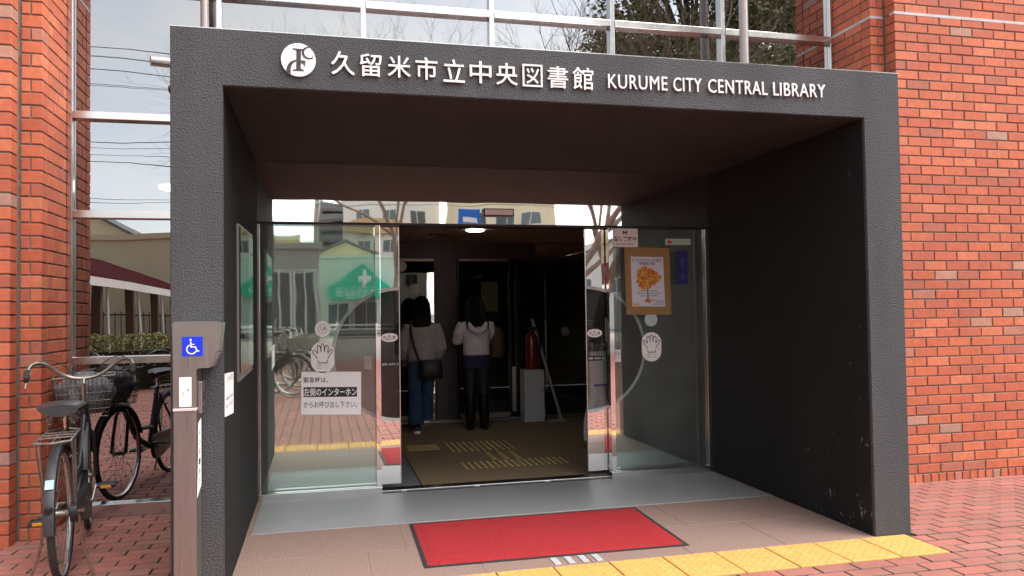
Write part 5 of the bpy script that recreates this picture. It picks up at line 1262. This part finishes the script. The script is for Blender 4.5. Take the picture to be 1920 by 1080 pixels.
# utility poles, wires, street sign
CON = mat('concrete_pole', (.33, .32, .30), .85, var=.1)
for x, y, lab in ((-26, -27, 'far concrete utility pole carrying the mirrored wires at the cream block end'), (.35, -37.0, 'concrete utility pole mirrored in the side pane beside the apartment stair tower'), (24, -27, 'concrete utility pole mirrored behind the bare trees')):
    e = empty('utility_pole', (x, y, -.1)); MB().tube([(x, y, -.1), (x, y, 13 if abs(x) > 1 else 8.4)], [.17, .11], 12).build('pole', CON, e, True)
    for z in ((12.2, 11.2, 8.3) if abs(x) > 1 else (8.0, 7.2)):
        MB().box(x-.05, x+.05, y-.8, y+.8, z, z+.08).build('crossarm', CON, e)
        for d in (-.7, -.35, .35, .7): MB().lathe([(.03, 0), (.045, .03), (.03, .06), (.04, .09)], 8, c=(x, y+d, z+.08)).build('insulator', MT['white'], e)
    tag(e, lab, 'utility pole')
wi = 0
for za, zb_, yy in ((12.45, 12.2, -26.9), (12.2, 11.9, -27.3), (11.9, 11.7, -26.5), (11.4, 11.0, -26.3), (11.2, 10.85, -27.7), (10.9, 10.7, -27.0), (8.6, 8.4, -26.7), (8.45, 8.2, -27.1), (8.0, 7.8, -26.5), (7.8, 7.6, -27.2), (6.4, 6.1, -27.4), (6.0, 6.2, -26.8)):
    P = []
    for i in range(33):
        t = i/32; P.append((-26+50*t, yy, za+(zb_-za)*t-1.0*4*t*(1-t)*.55+.55*.75))
    k = MB(); k.tube(P, .010 if wi % 3 else .017, 5, cap=False); o = k.build('overhead_wire', MT['black']); tag(o, 'thin black overhead wire mirrored against the pale sky in the tall window', 'wire', 'overhead wires across the square'); wi += 1
e = empty('blue_sign', (8.8, -36.2, -.06)); MB().tube([(9.1, -36.2, -.06), (9.1, -36.2, 6.3)], .06, 10).build('pole', CON, e, True); MB().box(8.15, 9.5, -36.25, -36.15, 6.3, 7.15, c=.02).build('panel', mat('sign_blue', (.01, .16, .62), .4), e); MB().box(8.4, 9.25, -36.148, -36.14, 6.42, 6.66).build('print', MT['white'], e)
tag(e, 'bright blue panel sign mirrored above the door beside the sensor', 'sign')

# ------------------------------------------------------------------ plants
def bare_tree(label, x, y, h, seed, spread=.5, r0=.16, depth=6, lean=(0, 0), stem=.34):
    rg = random.Random(seed); root = empty('bare_tree', (x, y, -.06), 0, world=False); tr = MB(); tw = MB()
    def grow(p, d, ln, r, lev):
        n = 4 if lev < 3 else 3; P = [p]; q = Vector(p); dd = Vector(d)
        for i in range(n):
            dd = (dd+Vector((rg.gauss(0, .13), rg.gauss(0, .13), rg.gauss(.03, .08)))).normalized(); q = q+dd*ln/n; P.append(tuple(q))
        rs = [r*(1-.42*i/n) for i in range(n+1)]
        (tr if lev < 3 else tw).tube(P, rs, 8 if lev < 2 else (5 if lev < 4 else 3), cap=lev < 2)
        if lev >= depth: return
        kids = 3 if lev < depth-1 else 4
        if lev == 0: kids = 5
        for c in range(kids):
            t = rg.uniform(.45, 1.0) if c else 1.0
            i = min(n-1, int(t*n)); f = t*n-i; bp = Vector(P[i]).lerp(Vector(P[i+1]), f)
            ax = dd.orthogonal().normalized(); ax.rotate(Matrix.Rotation(rg.uniform(0, 6.283), 3, dd)); nd = Vector(dd); nd.rotate(Matrix.Rotation(rg.uniform(.35, .95)*(spread*2 if c else .6), 3, ax)); nd.z += .12; nd.normalize()
            grow(tuple(bp), nd, ln*rg.uniform(.58, .82), r*.56*(.8+.3*rg.random()), lev+1)
    grow((0, 0, 0), Vector((lean[0], lean[1], 1)).normalized(), h*stem, r0, 0)
    tr.build('trunk', mat('bark', (.30, .25, .20), .9, var=.3, vscale=9), root, True); tw.build('crown', mat('twig', (.30, .23, .17), .9), root)
    tag(root, label, 'tree', None); return root
bare_tree('bare tree with pale limbs mirrored above the door beside the sensor', 7.3, -14.2, 12.0, 3, lean=(.12, 0))
bare_tree('leafless tree mirrored in the transom next to the side wall reflection', 9.3, -16.5, 13.0, 8, r0=.2)
bare_tree('slender leafless tree mirrored over the apartment block', 3.1, -18.5, 7.5, 15, r0=.11, stem=.62)
bare_tree('leafless tree mirrored in the upper windows before the evergreen', 13.2, -15.5, 14.5, 22, r0=.2)
def leaf_blob(pts, name, mats, parent, smin, smax, seed):
    rg = random.Random(seed); ks = [MB() for _ in mats]
    for p, nrm in pts:
        s = rg.uniform(smin, smax); a = Vector((rg.gauss(0, 1), rg.gauss(0, 1), rg.gauss(0, .6))).normalized(); b_ = a.cross(Vector((rg.gauss(0, 1), rg.gauss(0, 1), rg.gauss(0, 1)))).normalized()
        P = Vector(p); ks[rg.randrange(len(mats))].add([P-a*s, P+b_*s*.45, P+a*s, P-b_*s*.45], [(0, 1, 2, 3)])
    k = MB()
    for i, q in enumerate(ks):
        k.cur = i; k.add(q.v, q.f)
    me = bpy.data.meshes.new(name); me.from_pydata(k.v, [], k.f)
    for m in mats: me.materials.append(m)
    me.polygons.foreach_set('material_index', k.m); me.update()
    return link(name, me, parent)
LM = [mat('leaf_dark', (.14, .145, .055), .55), mat('leaf_mid', (.24, .22, .085), .55), mat('leaf_olive', (.38, .31, .15), .6)]
def evergreen(label, x, y, h, rx, seed):
    rg = random.Random(seed); root = empty('evergreen_tree', (x, y, -.06), 0, world=False)
    k = MB(); k.tube([(0, 0, 0), (.1, .1, h*.35), (0, .2, h*.75)], [.42, .32, .12], 10)
    cl = []
    for i in range(78):
        a = rg.uniform(0, 6.283); t = rg.uniform(.36, 1); rr = rx*math.sin(math.pi*min(.98, .18+.8*t))**.6*math.sqrt(rg.uniform(.25, 1)); c = Vector((rr*math.cos(a), rr*math.sin(a), h*t)); cl.append((c, rg.uniform(.8, 1.7)))
        k.tube([(0, .1, h*t*.7), tuple(c*.5+Vector((0, 0, h*t*.38))), tuple(c)], [.10, .06, .02], 5)
    k.build('trunk', mat('dark_bark', (.09, .07, .055), .9), root, True)
    pts = []
    for c, r in cl:
        for _ in range(int(430*r)):
            v = Vector((rg.gauss(0, 1), rg.gauss(0, 1), rg.gauss(0, .8))).normalized()*r*rg.random()**.45; pts.append((c+v, v))
    leaf_blob(pts, 'crown', LM, root, .08, .17, seed); tag(root, label, 'tree')
evergreen('large olive green evergreen tree mirrored in the upper windows', 16.2, -23, 18.5, 5.2, 31)
evergreen('dense evergreen tree mirrored behind the bare branches near the brick wall', 22.5, -26, 17, 4.6, 33)
hg = empty('hedge', (-6.5, -8.2, 0), 0, world=False); rg = random.Random(40); pts = []
for _ in range(26000):
    x = rg.uniform(-6, 4.9); y = rg.uniform(-.7, .7); z = .95*(1-rg.random()**2.2)+.05*math.sin(x*2.3)+.04*math.sin(x*5.1); pts.append(((x, y, z), None))
leaf_blob(pts, 'leaves', [mat('hedge_leaf', (.16, .17, .04), .6), LM[2], mat('hedge_bright', (.30, .29, .06), .6)], hg, .018, .042, 41); MB().box(-6, 4.8, -.5, .5, 0, .7).build('branches', mat('hedge_core', (.03, .03, .015), .9), hg)
tag(hg, 'clipped yellow green hedge mirrored in the tall window above the bicycle', 'hedge')
# more bicycles parked on the square, seen in the side pane
SP = [(.25, -5.2, 172), (-.05, -5.9, 168), (.3, -6.6, 176), (.0, -7.3, 170), (.35, -8.0, 174), (.1, -8.7, 169)]
LB = ['bicycle nearest the doors in the mirrored row of parked bicycles', 'second bicycle from the doors in the mirrored row', 'third bicycle from the doors in the mirrored row', 'fourth bicycle from the doors in the mirrored row', 'fifth bicycle from the doors in the mirrored row', 'last bicycle of the mirrored row, farthest from the doors']
for (x, y, a), lb in zip(SP, LB):
    c = copy_tree(bike); c.location = (x, y, 0); c.rotation_euler = (0, 0, rad(a-172+8)); c.location.x = x-1.04; c['label'] = lb; c['group'] = 'bicycles parked on the square'
